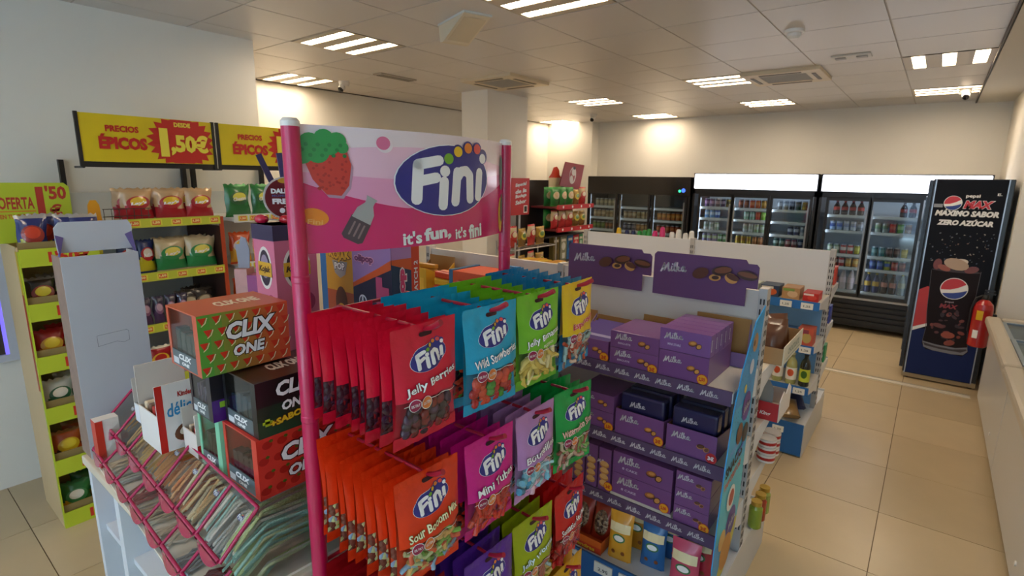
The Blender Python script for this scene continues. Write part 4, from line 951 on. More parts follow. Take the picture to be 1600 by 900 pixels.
def tray(label, x0, x1, y0, y1, z, hf, hb, col, inner, art=None, group='display trays on the purple shelves'):
    w, dep = x1-x0, y1-y0; o = thing('display_tray', label, 'tray', ((x0+x1)/2, (y0+y1)/2, z), 0, group); c = m(col, .4, coat=.15); k = m(inner, .65)
    MB().b(-w/2, w/2, -dep/2, -dep/2+.003, 0, hf, c).obj('front_panel', o)
    MB().b(-w/2, w/2, dep/2-.003, dep/2, 0, hb, k).obj('back_panel', o); MB().b(-w/2+.003, w/2-.003, -dep/2+.003, dep/2-.003, 0, .003, k).obj('floor_panel', o)
    for s_ in (-1, 1):
        a, b = sorted((s_*w/2, s_*(w/2-.003)))
        MB().prism([(-dep/2+.003, .003), (dep/2-.003, .003), (dep/2-.003, hb*.9), (dep*.1, hf*.8), (-dep/2+.003, hf)], 'yz', a, b, c if s_ > 0 else k).obj('side_panel', o)
    if art: P = Print(); art(P, w, hf); P.obj('front_print', o, front(-dep/2))
    return o
yf = 1.908
def art_price(kind, pr, prc='#e9a51c', lx=-.2):
    def f(P, w, h):
        P.art(SCRIPT, w*lx, h*.68, w*.15, .03, 1); cookies(P, w*.2, h*.5, min(w*.15, h*.4), kind); price(P, w*.42, h*.2, .021, pr, prc, '#c8321c' if prc != '#c01c2c' else '#ffffff')
    return f
# top shelf
tray('purple tray of thin wafer packs at the left of the top shelf', -1.185, -.985, yf, yf+.27, 1.076, .085, .12, '#7a4a86', '#a9793f', art_price('gold', '2€'))
for k in range(8):
    o = tag(MB().b(-.085, .085, -.006, .006, 0, .11, m('#7a5aa6', .3, coat=.4)).b(-.085, .085, -.007, .007, .085, .095, m('#d9c8e6', .3)).obj('wafer_pack', None, (-1.085, yf+.02+.03*k, 1.081), (R(-28), 0, 0)), 'thin purple wafer pack in the top shelf tray, %s from the front' % ORD[k], 'wafer pack', 'thin wafer packs')
tray('brown open carton with flap behind the biscuits at the far left of the top shelf', -1.40, -1.20, yf+.05, yf+.29, 1.076, .07, .13, '#8a6a9c', '#a9793f')
for z, n in ((1.076, 'lower'), (1.147, 'upper')): pbox('flat biscuit box in the middle of the top shelf, %s of two' % n, -.977, -.767, yf, z, .07, .23, 'waf', 'BISCUITS', '2€' if n == 'lower' else None, lw=.34)
tray('brown cardboard carton back behind the middle biscuits', -.977, -.80, yf+.24, yf+.32, 1.076, .06, .145, '#8a6a9c', '#a9793f')
tray('tall brown cardboard carton back behind the star biscuits', -.74, -.52, yf+.285, yf+.33, 1.076, .06, .195, '#8a6a9c', '#a9793f')
pbox('large lower star biscuit box with price sticker at the right of the top shelf', -.765, -.573, yf, 1.076, .105, .27, 'gold', None, '2,50', side=False, lw=.36)
for k in range(5):
    pbox('narrow star biscuit box on top of the large one, %s from the front' % ORD[k], -.768, -.573, yf+.002+.054*k, 1.182, .085, .052, 'gold' if k == 0 else None, 'MINI STARS' if k == 0 else None, None, side=True, lw=.36, col='#835696', group='narrow star biscuit boxes')
# second shelf
for z, n in ((.776, 'lower'), (.853, 'upper')): pbox('biscuit box at the left of the second shelf, %s of two' % n, -1.125, -.945, yf, z, .076, .2, 'gold', None, '2,50' if n == 'lower' else None, lw=.4)
for k, (x0, x1, kd, pr, pc, n) in enumerate(((-.935, -.725, 'gold', '2€', '#e9a51c', 'middle'), (-.712, -.518, 'choc', '3€', '#c01c2c', 'right'))):
    tray('purple cookie tray with price sticker on the second shelf, %s' % n, x0, x1, yf, yf+.28, .776, .11, .09, '#7a4a86', '#9a7040', art_price(kd, pr, pc))
    for j in range(3):
        o = thing('cookie_pack', 'dark navy cookie pack in the %s second shelf tray, %s from the front' % (n, ORD[j]), 'cookie pack', ((x0+x1)/2, yf+.05+.08*j, .781), 0, 'navy cookie packs')
        w = (x1-x0)*.9
        MB().b(-w/2, w/2, -.03, .03, 0, .175, m('#262450', .3, coat=.4)).obj('wrapper', o, bevel=.01)
        if j == 0: Print().art(SCRIPT, -w*.1, .13, w*.14, .05).obj('lettering', o, front(-.03))
# third shelf
for k in range(3):
    o = pbox('upright biscuit tube box on the third shelf, %s from the left' % ORD[k], -1.13+.064*k, -1.072+.064*k, yf, .486, .2, .06, None, None, '2€' if k == 2 else None, lw=.8, cz=.03, group='upright biscuit boxes')
    P = Print()
    for q in range(4): P.ell(0, .035+.03*q, .022, .016, m('#c98a4a', .45), 1, 14).ell(0, .04+.03*q, .02, .012, m('#e0b070', .45), 2, 14)
    P.obj('cookie_print', o, front(-.031))
for z, n in ((.500, 'lower'), (.597, 'upper')): pbox('long cake box in the middle of the third shelf, %s of two' % n, -.935, -.672, yf, z, .096, .2, 'waf', '8 CAKE', '2,50' if n == 'lower' else None, lw=.36)
tag(MB().b(-.94, -.668, yf, yf+.2, .4855, .4995, m('#d9d2c4', .6)).obj('cardboard_pad'), 'flat pale cardboard pad under the long cake boxes', 'cardboard')
for k in range(3): pbox('small chocolate biscuit box at the right of the third shelf, %s from the bottom' % ORD[k], -.66, -.522, yf, .486+.073*k, .072, .18, 'choc', None, '2€' if k == 0 else None, lw=.45, group='small stacked biscuit boxes')
# bottom deck
def nut_tray(P, w, h): P.rect(-w/2, 0, w/2, h*.5, m('#c8381c', .4), 0).text('Almendras', 0, h*.26, w*.7, h*.3, m('#e9c22a', .4), 1, 0, .03)
tray('orange cardboard tray holding two nut bags on the bottom deck', -1.14, -.935, 1.84, 2.08, .221, .06, .05, '#d8621c', '#c8501c', nut_tray, 'trays on the bottom deck')
def pouch(name, label, x, y, z, w, h, d, col, art, rz=0, lean=0, group=None, cat='pouch'):
    M = MB(); q = m(col, .3, coat=.4, bump=.25, scale=20)
    f = lambda s_: (lambda u, v: ((u-.5)*w*(1-.06*math.sin(math.pi*v)), s_*d/2*(1-abs(2*u-1)**3)**.6*min(1, 3.2*(1-v))**.8*min(1, .35+v*3), v*h))
    M.grid(f(-1), 8, 8, q); M.grid(f(1), 8, 8, q, flip=True)
    M.b(-w*.42, w*.42, -d*.15, d*.15, 0, .004, q)
    o = M.obj(name, None, (x, y, z), (lean, 0, rz)); tag(o, label, cat, group)
    mp = lambda x_, z_, l: (x_, -d/2*(max(0, 1-abs(2*x_/w)**3))**.6*min(1, 3.2*(1-z_/h))**.8*min(1, .35+z_/h*3)-.002-.0006*l, z_)
    if art: P = Print(); art(P, w, h); P.obj('print', o, mp)
    return o
def nuts(P, w, h): P.ell(0, h*.5, w*.36, h*.36, mix('nuts', ['#6a4a34', '#8a6a4c', '#4a3426', '#a98a68'], 90), 0, 20, 0, 4)
for k, n in enumerate(('left', 'right')): pouch('nut_bag', 'red-edged bag of nuts in the orange tray, %s one' % n, -1.085+.098*k, 1.93, .226, .095, .16, .04, '#a8321c', nuts, 0, -.25, 'nut bags', 'nut bag')
def cheese(P, w, h):
    P.rect(-w*.42, h*.62, w*.42, h*.8, m('#f0e0b0', .4), 0, 4, 3).ell(0, h*.5, w*.26, h*.09, m('#3f7a4a', .4), 1, 16, 0, 2).ell(0, h*.5, w*.2, h*.06, WHITE, 2, 16, 0, 2).ell(w*.2, h*.2, w*.08, h*.05, m('#8a4a1c', .4), 1, 10).ell(-w*.2, h*.2, w*.08, h*.05, m('#8a4a1c', .4), 1, 10)
pouch('snack_pouch', 'upright golden yellow snack pouch on the bottom deck', -.865, 1.875, .221, .105, .215, .05, '#dfa02a', cheese, .1, -.08, 'pouches on the bottom deck')
pouch('snack_pouch', 'upright blue snack pouch on the bottom deck, in front', -.735, 1.92, .221, .105, .20, .05, '#2a6aa8', cheese, .1, -.08, 'pouches on the bottom deck')
pouch('snack_pouch', 'upright blue snack pouch behind the front blue one', -.70, 2.02, .221, .105, .2, .05, '#235a94', cheese, .1, -.08, 'pouches on the bottom deck')
pouch('snack_pouch', 'upright pink and red snack pouch at the right of the bottom deck', -.585, 1.87, .221, .115, .215, .05, '#cf4a6a', cheese, .05, -.08, 'pouches on the bottom deck')
pouch('snack_pouch', 'upright red snack pouch behind the pink one', -.565, 1.98, .221, .115, .21, .05, '#b8243c', cheese, .05, -.08, 'pouches on the bottom deck')
pouch('snack_pouch', 'upright yellow snack pouch behind the front yellow one', -.84, 1.99, .221, .105, .215, .05, '#c9861c', cheese, .1, -.08, 'pouches on the bottom deck')
# picture cards above the top shelf
def card(label, x0, x1, notch):
    w = x1-x0; h = .188; z0 = 1.326
    o = thing('picture_card', label, 'card sign', ((x0+x1)/2, 2.22, z0), 0, 'purple chocolate picture cards')
    MB().prism([(-w/2, 0), (w/2-.03, 0), (w/2-.03, .075), (w/2+.012, .075), (w/2+.012, h*.86), (w/2+.002, h*.92), (w/2-.03, h*.92), (w/2-.04, h), (-w/2+.012, h), (-w/2, h-.012)], 'xz', -.002, .002, m('#633a68', .5)).obj('board', o)
    P = Print(); P.art(SCRIPT, -w*.29, h*.66, w*.105, .05, 1); br = ('#5a2f1c', '#3f2416', '#7a4526', '#c98f4a')
    for x, z, rx, rz_, c, r_ in ((.0, .62, .035, .022, 0, .4), (.06, .56, .024, .014, 3, .1), (.062, .56, .015, .008, 1, .1), (.085, .72, .04, .02, 1, .2), (.09, .74, .034, .013, 2, .2), (.125, .58, .026, .02, 3, -.3), (.13, .61, .026, .012, 0, -.3), (.185, .68, .04, .018, 1, -.12), (.186, .695, .037, .010, 2, -.12)):
        P.ell(x-.0, z*h, rx, rz_, m(br[c], .4), 1, 18, r_)
        P.it[-1] = (P.it[-1][0], P.it[-1][1], P.it[-1][2], len(P.it))
    P.obj('print', o, lambda x, z, l: (x, -.002-.0002*(l+1), z))
    MB().b(-.02, .02, .002, .03, .0, .04, m('#cfc7c0', .5)).obj('clip', o)
card('purple picture card with white joined-up lettering, left of the pair', -1.385, -.965, True)
card('purple picture card with white joined-up lettering, right of the pair', -.942, -.52, True)
# tall blue fin sign on the shelf end
FS = thing('fin_sign', 'tall curved sky blue sign with black SNACKS lettering on the shelf end', 'sign', (-.462, 2.0, .30), 0)
out = [(2.175, 1.352), (2.155, 1.28), (2.12, 1.06), (2.09, .8), (2.085, .6), (2.06, .46), (2.0, .38), (1.93, .325), (1.86, .315), (1.81, .35), (1.79, .42), (1.805, .6), (1.83, .8), (1.87, 1.02), (1.93, 1.15), (2.035, 1.285), (2.05, 1.31)]
MB().prism([(y-2.0, z-.30) for y, z in out], 'yz', -.002, .002, m('#2f9fe0', .4, coat=.1)).obj('board', FS)
def fin_edge(z):
    ys_ = []
    for (a, b), (c, d_) in zip(out, out[1:]+out[:1]):
        if (b-z)*(d_-z) < 0: ys_.append(a+(c-a)*(z-b)/(d_-b))
    return min(ys_)-2.0, max(ys_)-2.0
P = Print()
for k in range(24):
    z = .33+k*.03
    if z > 1.0: break
    a, b = fin_edge(z+.001); c, d_ = fin_edge(z+.029)
    col = '#c9c24a' if z < .5 else ('#4fc3d8' if z < .78 else '#3fb0dc')
    if z < .5: a = a+(b-a)*(.25+(z-.33)*2.2) ; c = c+(d_-c)*(.25+(z-.30)*2.2)
    if a < b and c < d_: P.poly([(a+.001, z-.30), (b-.001, z-.30), (d_-.001, z-.27), (c+.001, z-.27)], m(col, .4), 0)
P.text('SNACKS', -.06, .50, .20, .045, INK, 3, .16, .05).text('FAVORITOS!', -.06, .445, .19, .03, m('#d8562c', .4), 3, .16, .04).text('ENCUENTRA TUS', -.04, .56, .17, .02, m('#7fa8e6', .4), 3, .16, .03)
for y, z, r, c in ((.07, .93, .035, '#b98a5a'), (.055, .93, .012, '#5a3418'), (.05, .84, .028, '#cfd8ea'), (-.01, .77, .016, '#d9c86a'), (.03, .69, .055, '#5a3a96'), (-.03, .60, .04, '#6a3f2a'), (.05, .575, .038, '#2f2c30'), (-.06, .35, .05, '#e8ecea'), (-.055, .35, .032, '#b03a2a'), (-.02, .23, .06, '#4a3a96'), (-.12, .2, .04, '#d9b26a'), (-.06, .12, .07, '#c98a3a')):
    P.ell(y, z, r, r*1.05, m(c, .4), 4, 20); P.it[-1] = (*P.it[-1][:3], 4+len(P.it) % 9)
P.art(SCRIPT, .03, .69, .032, .3, 16).art(SCRIPT, -.02, .23, .034, .3, 16).text('Oreo', .0, .65-.12, .09, .022, m('#2f5fd0', .4), 16, .3, .05)
for k in range(60):
    z = random.uniform(.62, .98); a, b = fin_edge(z+.3); y = random.uniform(a+.01, b-.01); P.ell(y, z, .0025, .004, m('#1d5fae', .4), 2, 6)
P.obj('print', FS, lambda u, z, l: (.002+.0002*(l+1), u, z))
MB().b(-.03, -.002, -.05, .05, .72, .74, WSH).obj('fixing', FS)
# left bay top shelf: bars and cartons
def kk(P, w, h): P.rect(-w*.4, h*.2, w*.4, h*.8, m('#e8b03a', .4), 0).ell(0, h*.5, w*.2, h*.25, m('#c8381c', .4), 1, 14)
tray('tan open carton of gold wrapped bars on the left bay top shelf', -2.30, -2.10, 1.93, 2.15, 1.076, .26, .30, '#d8a22a', '#a9793f', kk)
for k in range(10):
    tag(MB().b(-.085, .085, -.014, .014, 0, .026, m('#c98a2a', .3, coat=.4)).obj('wrapped_bar', None, (-2.2, 2.02+.0*k, 1.08+.0268*k), (0, 0, .06*(k % 2)), bevel=.006), 'gold wrapped bar in the tan carton, %s from the bottom' % ORD[k], 'chocolate bar', 'gold wrapped bars')
for k in range(14):
    tag(MB().b(-.075, .075, -.018, .018, 0, .035, m(('#c8321c', '#d8621c', '#d8a21c', '#b8281c')[k % 4], .3, coat=.4)).obj('wrapped_bar', None, (-1.98, 1.96+.045*(k % 2), 1.078+.036*(k//2)), (0, 0, .08*(k % 3-1)), bevel=.008), '%s wrapped bar in the loose pile, layer %s, %s' % (('red', 'orange', 'amber', 'brick red')[k % 4], ('one', 'two', 'three', 'four', 'five', 'six', 'seven')[k//2], ('front', 'back')[k % 2]), 'chocolate bar', 'loose wrapped bars')
def orange_art(P, w, h): P.rect(-w*.3, h*.15, w*.4, h*.85, m('#b8461c', .4), 0).text('KIT', 0, h*.5, w*.4, h*.3, m('#f0d8b0', .4), 1, 0, .05)
o = thing('chocolate_box', 'orange carton with blue end on the left bay top shelf', 'chocolate box', (-1.80, 2.04, 1.076)); MB().b(-.10, .11, -.11, .1, 0, .275, m('#d8501c', .35, coat=.2)).obj('carton', o); MB().b(-.125, -.10, -.112, .1, 0, .28, m('#2f6a94', .4)).obj('end_flap', o)
P = Print(); orange_art(P, .2, .275); P.obj('front_print', o, front(-.11))
o = thing('open_frame', 'empty blue cardboard frame right of the orange carton', 'cardboard frame', (-1.62, 2.08, 1.076)); 
fm_ = MB(); 
for a in ((-.055, -.045, 0, .31), (.045, .055, 0, .31), (-.045, .045, .30, .31), (-.045, .045, 0, .01)): fm_.b(a[0], a[1], -.01, .01, a[2], a[3], m('#4a86b8', .4))
fm_.obj('frame', o); MB().b(-.045, .045, .008, .010, .01, .30, m('#c9bcae', .5)).obj('back', o)
for k in range(5): pbox('red biscuit box on the left bay second shelf, %s from the right' % ORD[k], -1.62-.16*k, -1.48-.16*k, yf, .776, .15, .15, 'gold', None, None, col='#a8321c', group='red biscuit boxes')
# goods on the back side, showing past the shelf end
o = tray('brown carton with white printed side holding chocolate bags on the back shelf', -.60, -.43, 2.45, 2.86, 1.036, .075, .075, '#a9855a', '#a9855a', None, 'cartons on the back of the purple shelves')
MB().b(.0855, .0885, -.205, .205, 0, .085, m('#dcd9c8', .5)).obj('printed_side', o); Print().text('CHOCOLATE', .0, .045, .24, .03, m('#8a9a8a', .5), 0, 0, .03).rect(-.15, .012, .15, .018, m('#9aa89a', .5), 0).obj('side_print', o, right(.0885))
for k in range(3): pouch('chocolate_bag', 'brown foil chocolate bag in the back shelf carton, %s' % ('near', 'middle', 'far')[k], -.515, 2.53+.12*k, 1.042, .13, .15, .07, '#5a3826', None, .4*k, -.3, 'brown chocolate bags', 'chocolate bag')
o = tray('red open carton with grey rounded flap on the second back shelf', -.585, -.425, 2.47, 2.70, .766, .085, .085, '#b8202c', '#c9c2bc', None, 'cartons on the back of the purple shelves')
MB().prism([(-.07, 0), (.05, 0), (.05, .15), (.03, .185), (-.05, .185), (-.07, .16)], 'xz', -.006, -.001, m('#8f8d8a', .6)).obj('flap', o, (0, -.10, .0)); Print().text('Baby King', .0, .03, .1, .022, WHITE, 0, 0, .03, .2).obj('lettering', o, front(-.115))
MB().prism([(-.115, 0), (.115, 0), (.115, .1), (.06, .135), (.0, .1), (-.05, .13), (-.115, .095)], 'yz', .081, .084, m('#e9e4e0', .5)).obj('printed_side', o)
def tin(label, x, y, z): 
    o = thing('tin', label, 'tin', (x, y, z), 0, 'red and white tins'); MB().lathe([(.038, 0), (.04, .002), (.04, .036), (.038, .038)], [m('#c9c9c9', .3, .8), m('#e3dcd6', .35), m('#c9c9c9', .3, .8)], 18).obj('body', o)
    MB().lathe([(.0403, .012), (.0403, .026)], m('#b8241c', .35), 18, closed=False).obj('band', o)
for k in range(3): tin('red and white tin in the front stack, %s from the bottom' % ORD[k], -.47, 2.56, .531+.0385*k)
for k in range(3): tin('red and white tin in the rear stack, %s from the bottom' % ORD[k], -.47, 2.645, .531+.0385*k)
def jar(label, x, y, z, body, lid):
    o = thing('jar', label, 'jar', (x, y, z), 0, 'glass jars on the lowest back shelf')
    MB().lathe([(.026, 0), (.03, .005), (.03, .10), (.022, .115)], m(body, .15, coat=.5), 16).obj('body', o); MB().lathe([(.024, .115), (.024, .135)], m(lid, .3, .6), 16).obj('lid', o)
for k, (b_, n) in enumerate((('#8aa02f', 'green olive'), ('#a8361c', 'red sauce'), ('#9aa84a', 'pale green'))): jar('%s jar with gold lid at the lowest back shelf end' % n, -.47, 2.48+.075*k, .2205, b_, '#c9a84a')

# ---- second run, behind
G2 = gondola('plain white shelving run behind the purple biscuits', -2.44, -.505, 4.2, 1.36, [-1.47], (1.06, .765, .48), (1.09, .80, .50), .375, .37, .41, .40, '#dcdde0', '#2a6fb5', '#dcdde0')
MB().b(-.9725+.48, .967, -.0135, -.0125, .24, 1.05, m('#7fb2e0', .5)).obj('blue_back_card', G2)
g2x = (-2.44-.505)/2
for x, z in ((-.69, 1.035), (-.565, 1.035), (-.545, .742), (-.55, .455), (-.64, .175)):
    yy = -.3845 if z > .3 else -.422
    pt = MB().b(x-.035-g2x, x+.035-g2x, yy-.006, yy, z-.022, z+.018, m('#e8e6dc', .5)).obj('price_ticket', G2); Print().text('1,25', x-g2x, z-.004, .04, .016, m('#4a4a4a', .5), 0, 0, .02).obj('price_print', pt, front(yy-.006))
def food(label, x0, x1, y, z, h, d, cols, name='food_box', cat='food box', group='food boxes on the white run'):
    w = x1-x0; o = thing(name, label, cat, ((x0+x1)/2, y+d/2, z), 0, group); MB().b(-w/2, w/2, -d/2, d/2, 0, h, m(cols[0], .4)).obj('carton', o)
    P = Print().ell(w*.1, h*.45, w*.3, h*.3, m(cols[1], .4), 0, 16).rect(-w*.45, h*.7, w*.2, h*.92, m(cols[2], .4), 1); P.obj('front_print', o, front(-d/2)); return o
food('dark blue and orange food box on the top shelf, leftmost seen', -.86, -.745, 3.84, 1.061, .075, .15, ('#33455e', '#d8622c', '#e0d8c8'))
food('tan food box with picture on the top shelf, in the middle', -.725, -.62, 3.84, 1.061, .075, .15, ('#b98a5a', '#d9b48a', '#7a9a4a'))
food('bright red food box on the top shelf by the end upright', -.60, -.51, 3.84, 1.061, .055, .15, ('#c4281c', '#d8402c', '#f0d8d0'))
food('white carton on the top shelf farther left', -1.0, -.88, 3.86, 1.061, .07, .15, ('#d8dcd0', '#7fae5a', '#c8d0c0'))
food('red and green food box on the second shelf end', -.60, -.51, 3.83, .766, .115, .12, ('#c85a42', '#b9a05a', '#8a3a4a'))
food('small blue food box left of the red and green one', -.72, -.62, 3.85, .766, .09, .12, ('#3a6aa8', '#d8d8d8', '#1f3f7a'))
def bottle(label, x, y, z, glass, lab, dot, cap, h=.23, r=.032, group='oil bottles on the white run', cat='bottle', lc='#f0ece2'):
    o = thing('bottle', label, cat, (x, y, z), 0, group); k = h/.23; s_ = r/.032
    MB().lathe([(.028*s_, 0), (.032*s_, .006*k), (.032*s_, .14*k), (.026*s_, .165*k), (.013*s_, .19*k), (.012*s_, .212*k)], m(glass, .1, coat=.8), 16).obj('glass', o)
    MB().lathe([(.0328*s_, .035*k), (.0328*s_, .12*k)], m(lc, .45), 16, closed=False).obj('label', o); MB().lathe([(.015*s_, .208*k), (.015*s_, .228*k), (.013*s_, .23*k)], m(cap, .4), 12).obj('cap', o)
    P = Print().ell(0, .085*k, .02*s_, .026*k, m(dot, .4), 0, 16, 0, 3); P.obj('label_print', o, lambda u, v, l: (.0335*s_*math.sin(u/(.0328*s_)), -.0335*s_*math.cos(u/(.0328*s_)), v)); return o
bottle('clear oil bottle with orange round label on the third shelf', -.615, 3.86, .481, '#a9a86a', '#fff', '#d0562c', '#d8cf9a', .225, .033)
bottle('clear oil bottle with orange round label, half hidden farther left', -.70, 3.87, .481, '#a9a86a', '#fff', '#d0562c', '#d8cf9a', .225, .033)
bottle('dark olive oil bottle with lime label at the shelf end', -.535, 3.86, .481, '#1f2412', '#fff', '#3f6a1c', '#1c1c14', .235, .032, lc='#c9d23a')
for k in range(4):
    pouch('bread_bag', 'blue and tan bread bag lying on the bottom deck, %s from the end' % ORD[k], -.575-.135*(k//2), 3.80+.19*(k % 2), .27, .12, .2, .09, ('#8a6a3c', '#27305c', '#7a5a34', '#1f2a54')[k], None, R(20), R(-75), 'bread bags on the bottom deck', 'bread bag')
for k, (x, c, h) in enumerate(((-2.19, '#e0b81c', 1.40), (-2.11, '#22285a', 1.385), (-2.05, '#22285a', 1.388), (-1.99, '#2f9a3c', 1.385), (-1.945, '#2f9a3c', 1.395), (-1.905, '#2f9a3c', 1.405), (-1.85, '#e0307c', 1.395), (-1.785, '#e0307c', 1.43), (-1.70, '#ecebe6', 1.395), (-1.645, '#ecebe6', 1.42), (-1.585, '#ecebe6', 1.395), (-1.535, '#ecebe6', 1.415))):
    n = {'#e0b81c': 'yellow', '#22285a': 'navy', '#2f9a3c': 'green', '#e0307c': 'pink', '#ecebe6': 'white'}[c]
    H_ = h-1.091
    o = thing('spray_bottle', '%s bottle top peeking over the white panel, %s from the left' % (n, ORD[k] if k < 12 else ''), 'bottle', (x, 4.33, 1.091), 0, 'bottles peeking over the panel')
    MB().lathe([(.03, 0), (.034, .01), (.034, H_*.62), (.022, H_*.76)], m(c, .35, coat=.2), 14).obj('body', o); MB().lathe([(.023, H_*.76), (.024, H_*.8), (.019, H_*.97), (.012, H_)], m(c, .3, coat=.3), 14).obj('cap', o)
for k, (z, c, n) in enumerate(((1.09, '#c8402c', 'red'), (.80, '#3a4fb0', 'blue'), (.50, '#2f9a5c', 'green'))): food('%s carton on the far side of the white run' % n, -.60, -.50, 4.42, z+.001, .13, .1, (c, '#e0e0e0', c), group='cartons on the far side')

# ================================================================ drinks fridges along the back wall
FB = m('#17181a', .35, coat=.1); FD = m('#0f1012', .5)
def fridge(label, x0, x1, doors, lightbox, shelves, name='drinks_fridge', inner='#cfd6da', led=6., top=1.915):
    cx = (x0+x1)/2; yf_, yb = 7.68, 8.36; t = thing(name, label, 'fridge', (cx, (yf_+yb)/2, 0)); X = lambda x: x-cx; F, B = yf_-(yf_+yb)/2, yb-(yf_+yb)/2
    MB().b(X(x0), X(x0)+.03, F, B, .06, top, FB).b(X(x1)-.03, X(x1), F, B, .06, top, FB).b(X(x0)+.03, X(x1)-.03, B-.03, B, .06, top, m(inner, .5)).b(X(x0)+.03, X(x1)-.03, F+.02, B-.03, top-.03, top, FB).b(X(x0)+.03, X(x1)-.03, F+.02, B-.03, .40, .43, m(inner, .5)).obj('cabinet', t)
    MB().b(X(x0)+.03, X(x1)-.03, F+.03, F+.06, .06, .43, FD).obj('base_panel', t)
    for k in range(5): MB().b(X(x0)+.04, X(x1)-.04, F+.012, F+.03, .10+.062*k, .145+.062*k, FB).obj('vent_slat', t)
    MB().b(X(x0), X(x1), F, F+.06, 1.635, 1.70, FB).obj('head_rail', t)
    if lightbox:
        lb = MB().b(X(x0)+.012, X(x1)-.012, F-.012, F+.05, 1.71, top-.006, m('#f1f4ff', .4, emit=1.9)).obj('light_box', t, bevel=.01)
        MB().b(X(x0), X(x1), F-.006, F+.05, top-.006, top+.004, FB).b(X(x0), X(x1), F-.008, F+.05, 1.70, 1.71, FB).obj('light_box_frame', t)
    else:
        hp = MB().b(X(x0), X(x1), F-.01, F+.05, 1.60, top, m('#1c1715', .25, coat=.4)).obj('head_panel', t)
        Print().ell(X(-2.945), 1.665, .02, .02, m('#2fd08a', .4, emit=1.5), 0, 14).ell(X(-2.89), 1.675, .03, .03, m('#3a62d8', .4, emit=1.2), 0, 16).obj('indicator', hp, front(F-.01))
    for s_ in (-1, 1): MB().lathe([(.02, 0), (.024, .01), (.024, .05), (.016, .062)], FD, 10).obj('foot', t, (s_*(x1-x0)*.46, F+.08, 0))
    for i, (a, b) in enumerate(doors):
        d = MB()
        for q in ((a-.03, b+.03, 1.60, 1.64), (a-.03, b+.03, .43, .47), (a-.03, a, .47, 1.60), (b, b+.03, .47, 1.60)): d.b(X(q[0]), X(q[1]), F, F+.03, q[2], q[3], FB)
        d = d.obj('door', t)
        MB().b(X(a), X(b), F+.012, F+.016, .47, 1.60, clear('fridge_glass', '#e6eef2', .05, .03)).obj('pane', d)
        MB().b(X(b)-.018 if i % 2 == 0 else X(a), X(b) if i % 2 == 0 else X(a)+.018, F-.012, F, .6, 1.5, m('#9aa0a4', .3, .7)).obj('handle', d)
        for z in shelves:
            s = MB().b(X(a)-.02, X(b)+.02, F+.06, B-.06, z-.012, z, m('#c3c9cc', .4, .2)).obj('shelf', t)
            MB().b(X(a)-.02, X(b)+.02, F+.052, F+.06, z-.03, z+.004, m('#d8dde0', .35)).obj('price_rail', s)
        if led:
            MB().b(X(a)-.014, X(a)-.004, F+.034, F+.046, .5, 1.58, m('#eaf1ff', .4, emit=led)).obj('led_strip', t)
    return t
CAN = {}
def can_mesh(c, c2):
    k = ('can', c, c2)
    if k not in CAN: CAN[k] = MB().lathe([(.026, 0), (.033, .008), (.033, .045), (.033, .085), (.033, .107), (.027, .118), (.025, .121)], [m('#b9bcc0', .3, .8), m(c, .25, .3), m(c2, .25, .2), m(c, .25, .3), m('#b9bcc0', .3, .8), m('#b9bcc0', .3, .8)], 12).mesh('can')
    return CAN[k]
def bot_mesh(c, lab, cap, h=.25):
    k = ('bot', c, lab, cap, h)
    if k not in CAN: CAN[k] = MB().lathe([(.03, 0), (.036, .01), (.036, h*.32), (.037, h*.34), (.037, h*.58), (.035, h*.62), (.02, h*.82), (.0135, h*.9), (.0135, h*.92), (.0155, h*.93), (.0155, h)], [m(c, .12, coat=.6)]*3+[m(lab, .4)]+[m(c, .12, coat=.6)]*4+[m(cap, .4)]*2, 12).mesh('bottle')
    return CAN[k]
def stock(fr, dr, sh, a, b, z, kinds, n=None, yo=7.80, h=.25):
    pitch = .074 if kinds[0][0] == 'can' else .085
    n = n or int((b-a-.01)/pitch); x0 = (a+b)/2-(n-1)*pitch/2
    for k in range(n):
        kd = kinds[min(len(kinds)-1, k*len(kinds)//n)]
        x = x0+k*pitch; lab = '%s %s, %s from left on the %s shelf, %s of the %s fridge' % (kd[1], kd[0] if kd[0] == 'can' else 'bottle', ORD[k], sh, dr, fr)
        me = can_mesh(kd[2], kd[3]) if kd[0] == 'can' else bot_mesh(kd[2], kd[3], kd[4], kd[5] if len(kd) > 5 else .25)
        o = link('drink_can' if kd[0] == 'can' else 'drink_bottle', me, None, (x, yo+random.uniform(-.004, .004), z+.0005), (0, 0, random.uniform(0, 6)))
        tag(o, lab, 'can' if kd[0] == 'can' else 'bottle', 'drinks in the %s fridge' % fr)
C_ = lambda n, a, b: ('can', n, a, b); B_ = lambda n, a, b, c, h=.25: ('bottle', n, a, b, c, h)
# left, dark fridge
dA = ((-4.43, -3.97), (-3.885, -3.425), (-3.335, -2.86)); shA = (1.40, 1.22, 1.03, .82, .60)
fridge('dark wide fridge with black head panel at the left of the back wall', -4.475, -2.79, dA, False, shA, inner='#8b8378', led=1.2, top=1.865)
for di, (a, b) in enumerate(dA):
    dn = ('left door', 'middle door', 'right door')[di]
    stock('dark', dn, 'second', a, b, 1.22, [C_('tan', '#b9946a', '#d8c09a'), C_('beige', '#c9b48a', '#a98a5a')] if di < 2 else [C_('orange', '#c8742c', '#d89a4a')])
    stock('dark', dn, 'third', a, b, 1.03, [C_('olive green', '#6a7a3a', '#8a9a4a'), C_('brown', '#7a4a2c', '#a8622c')] if di == 0 else [C_('dark blue', '#3a3f5a', '#8a8a9a'), C_('amber', '#a8783a', '#c99a5a')] if di == 1 else [C_('rust', '#a8482c', '#c9703a')])
    if di == 0: stock('dark', dn, 'top', a, b, 1.40, [C_('cream', '#b8a88a', '#d8c8a0')], 5)
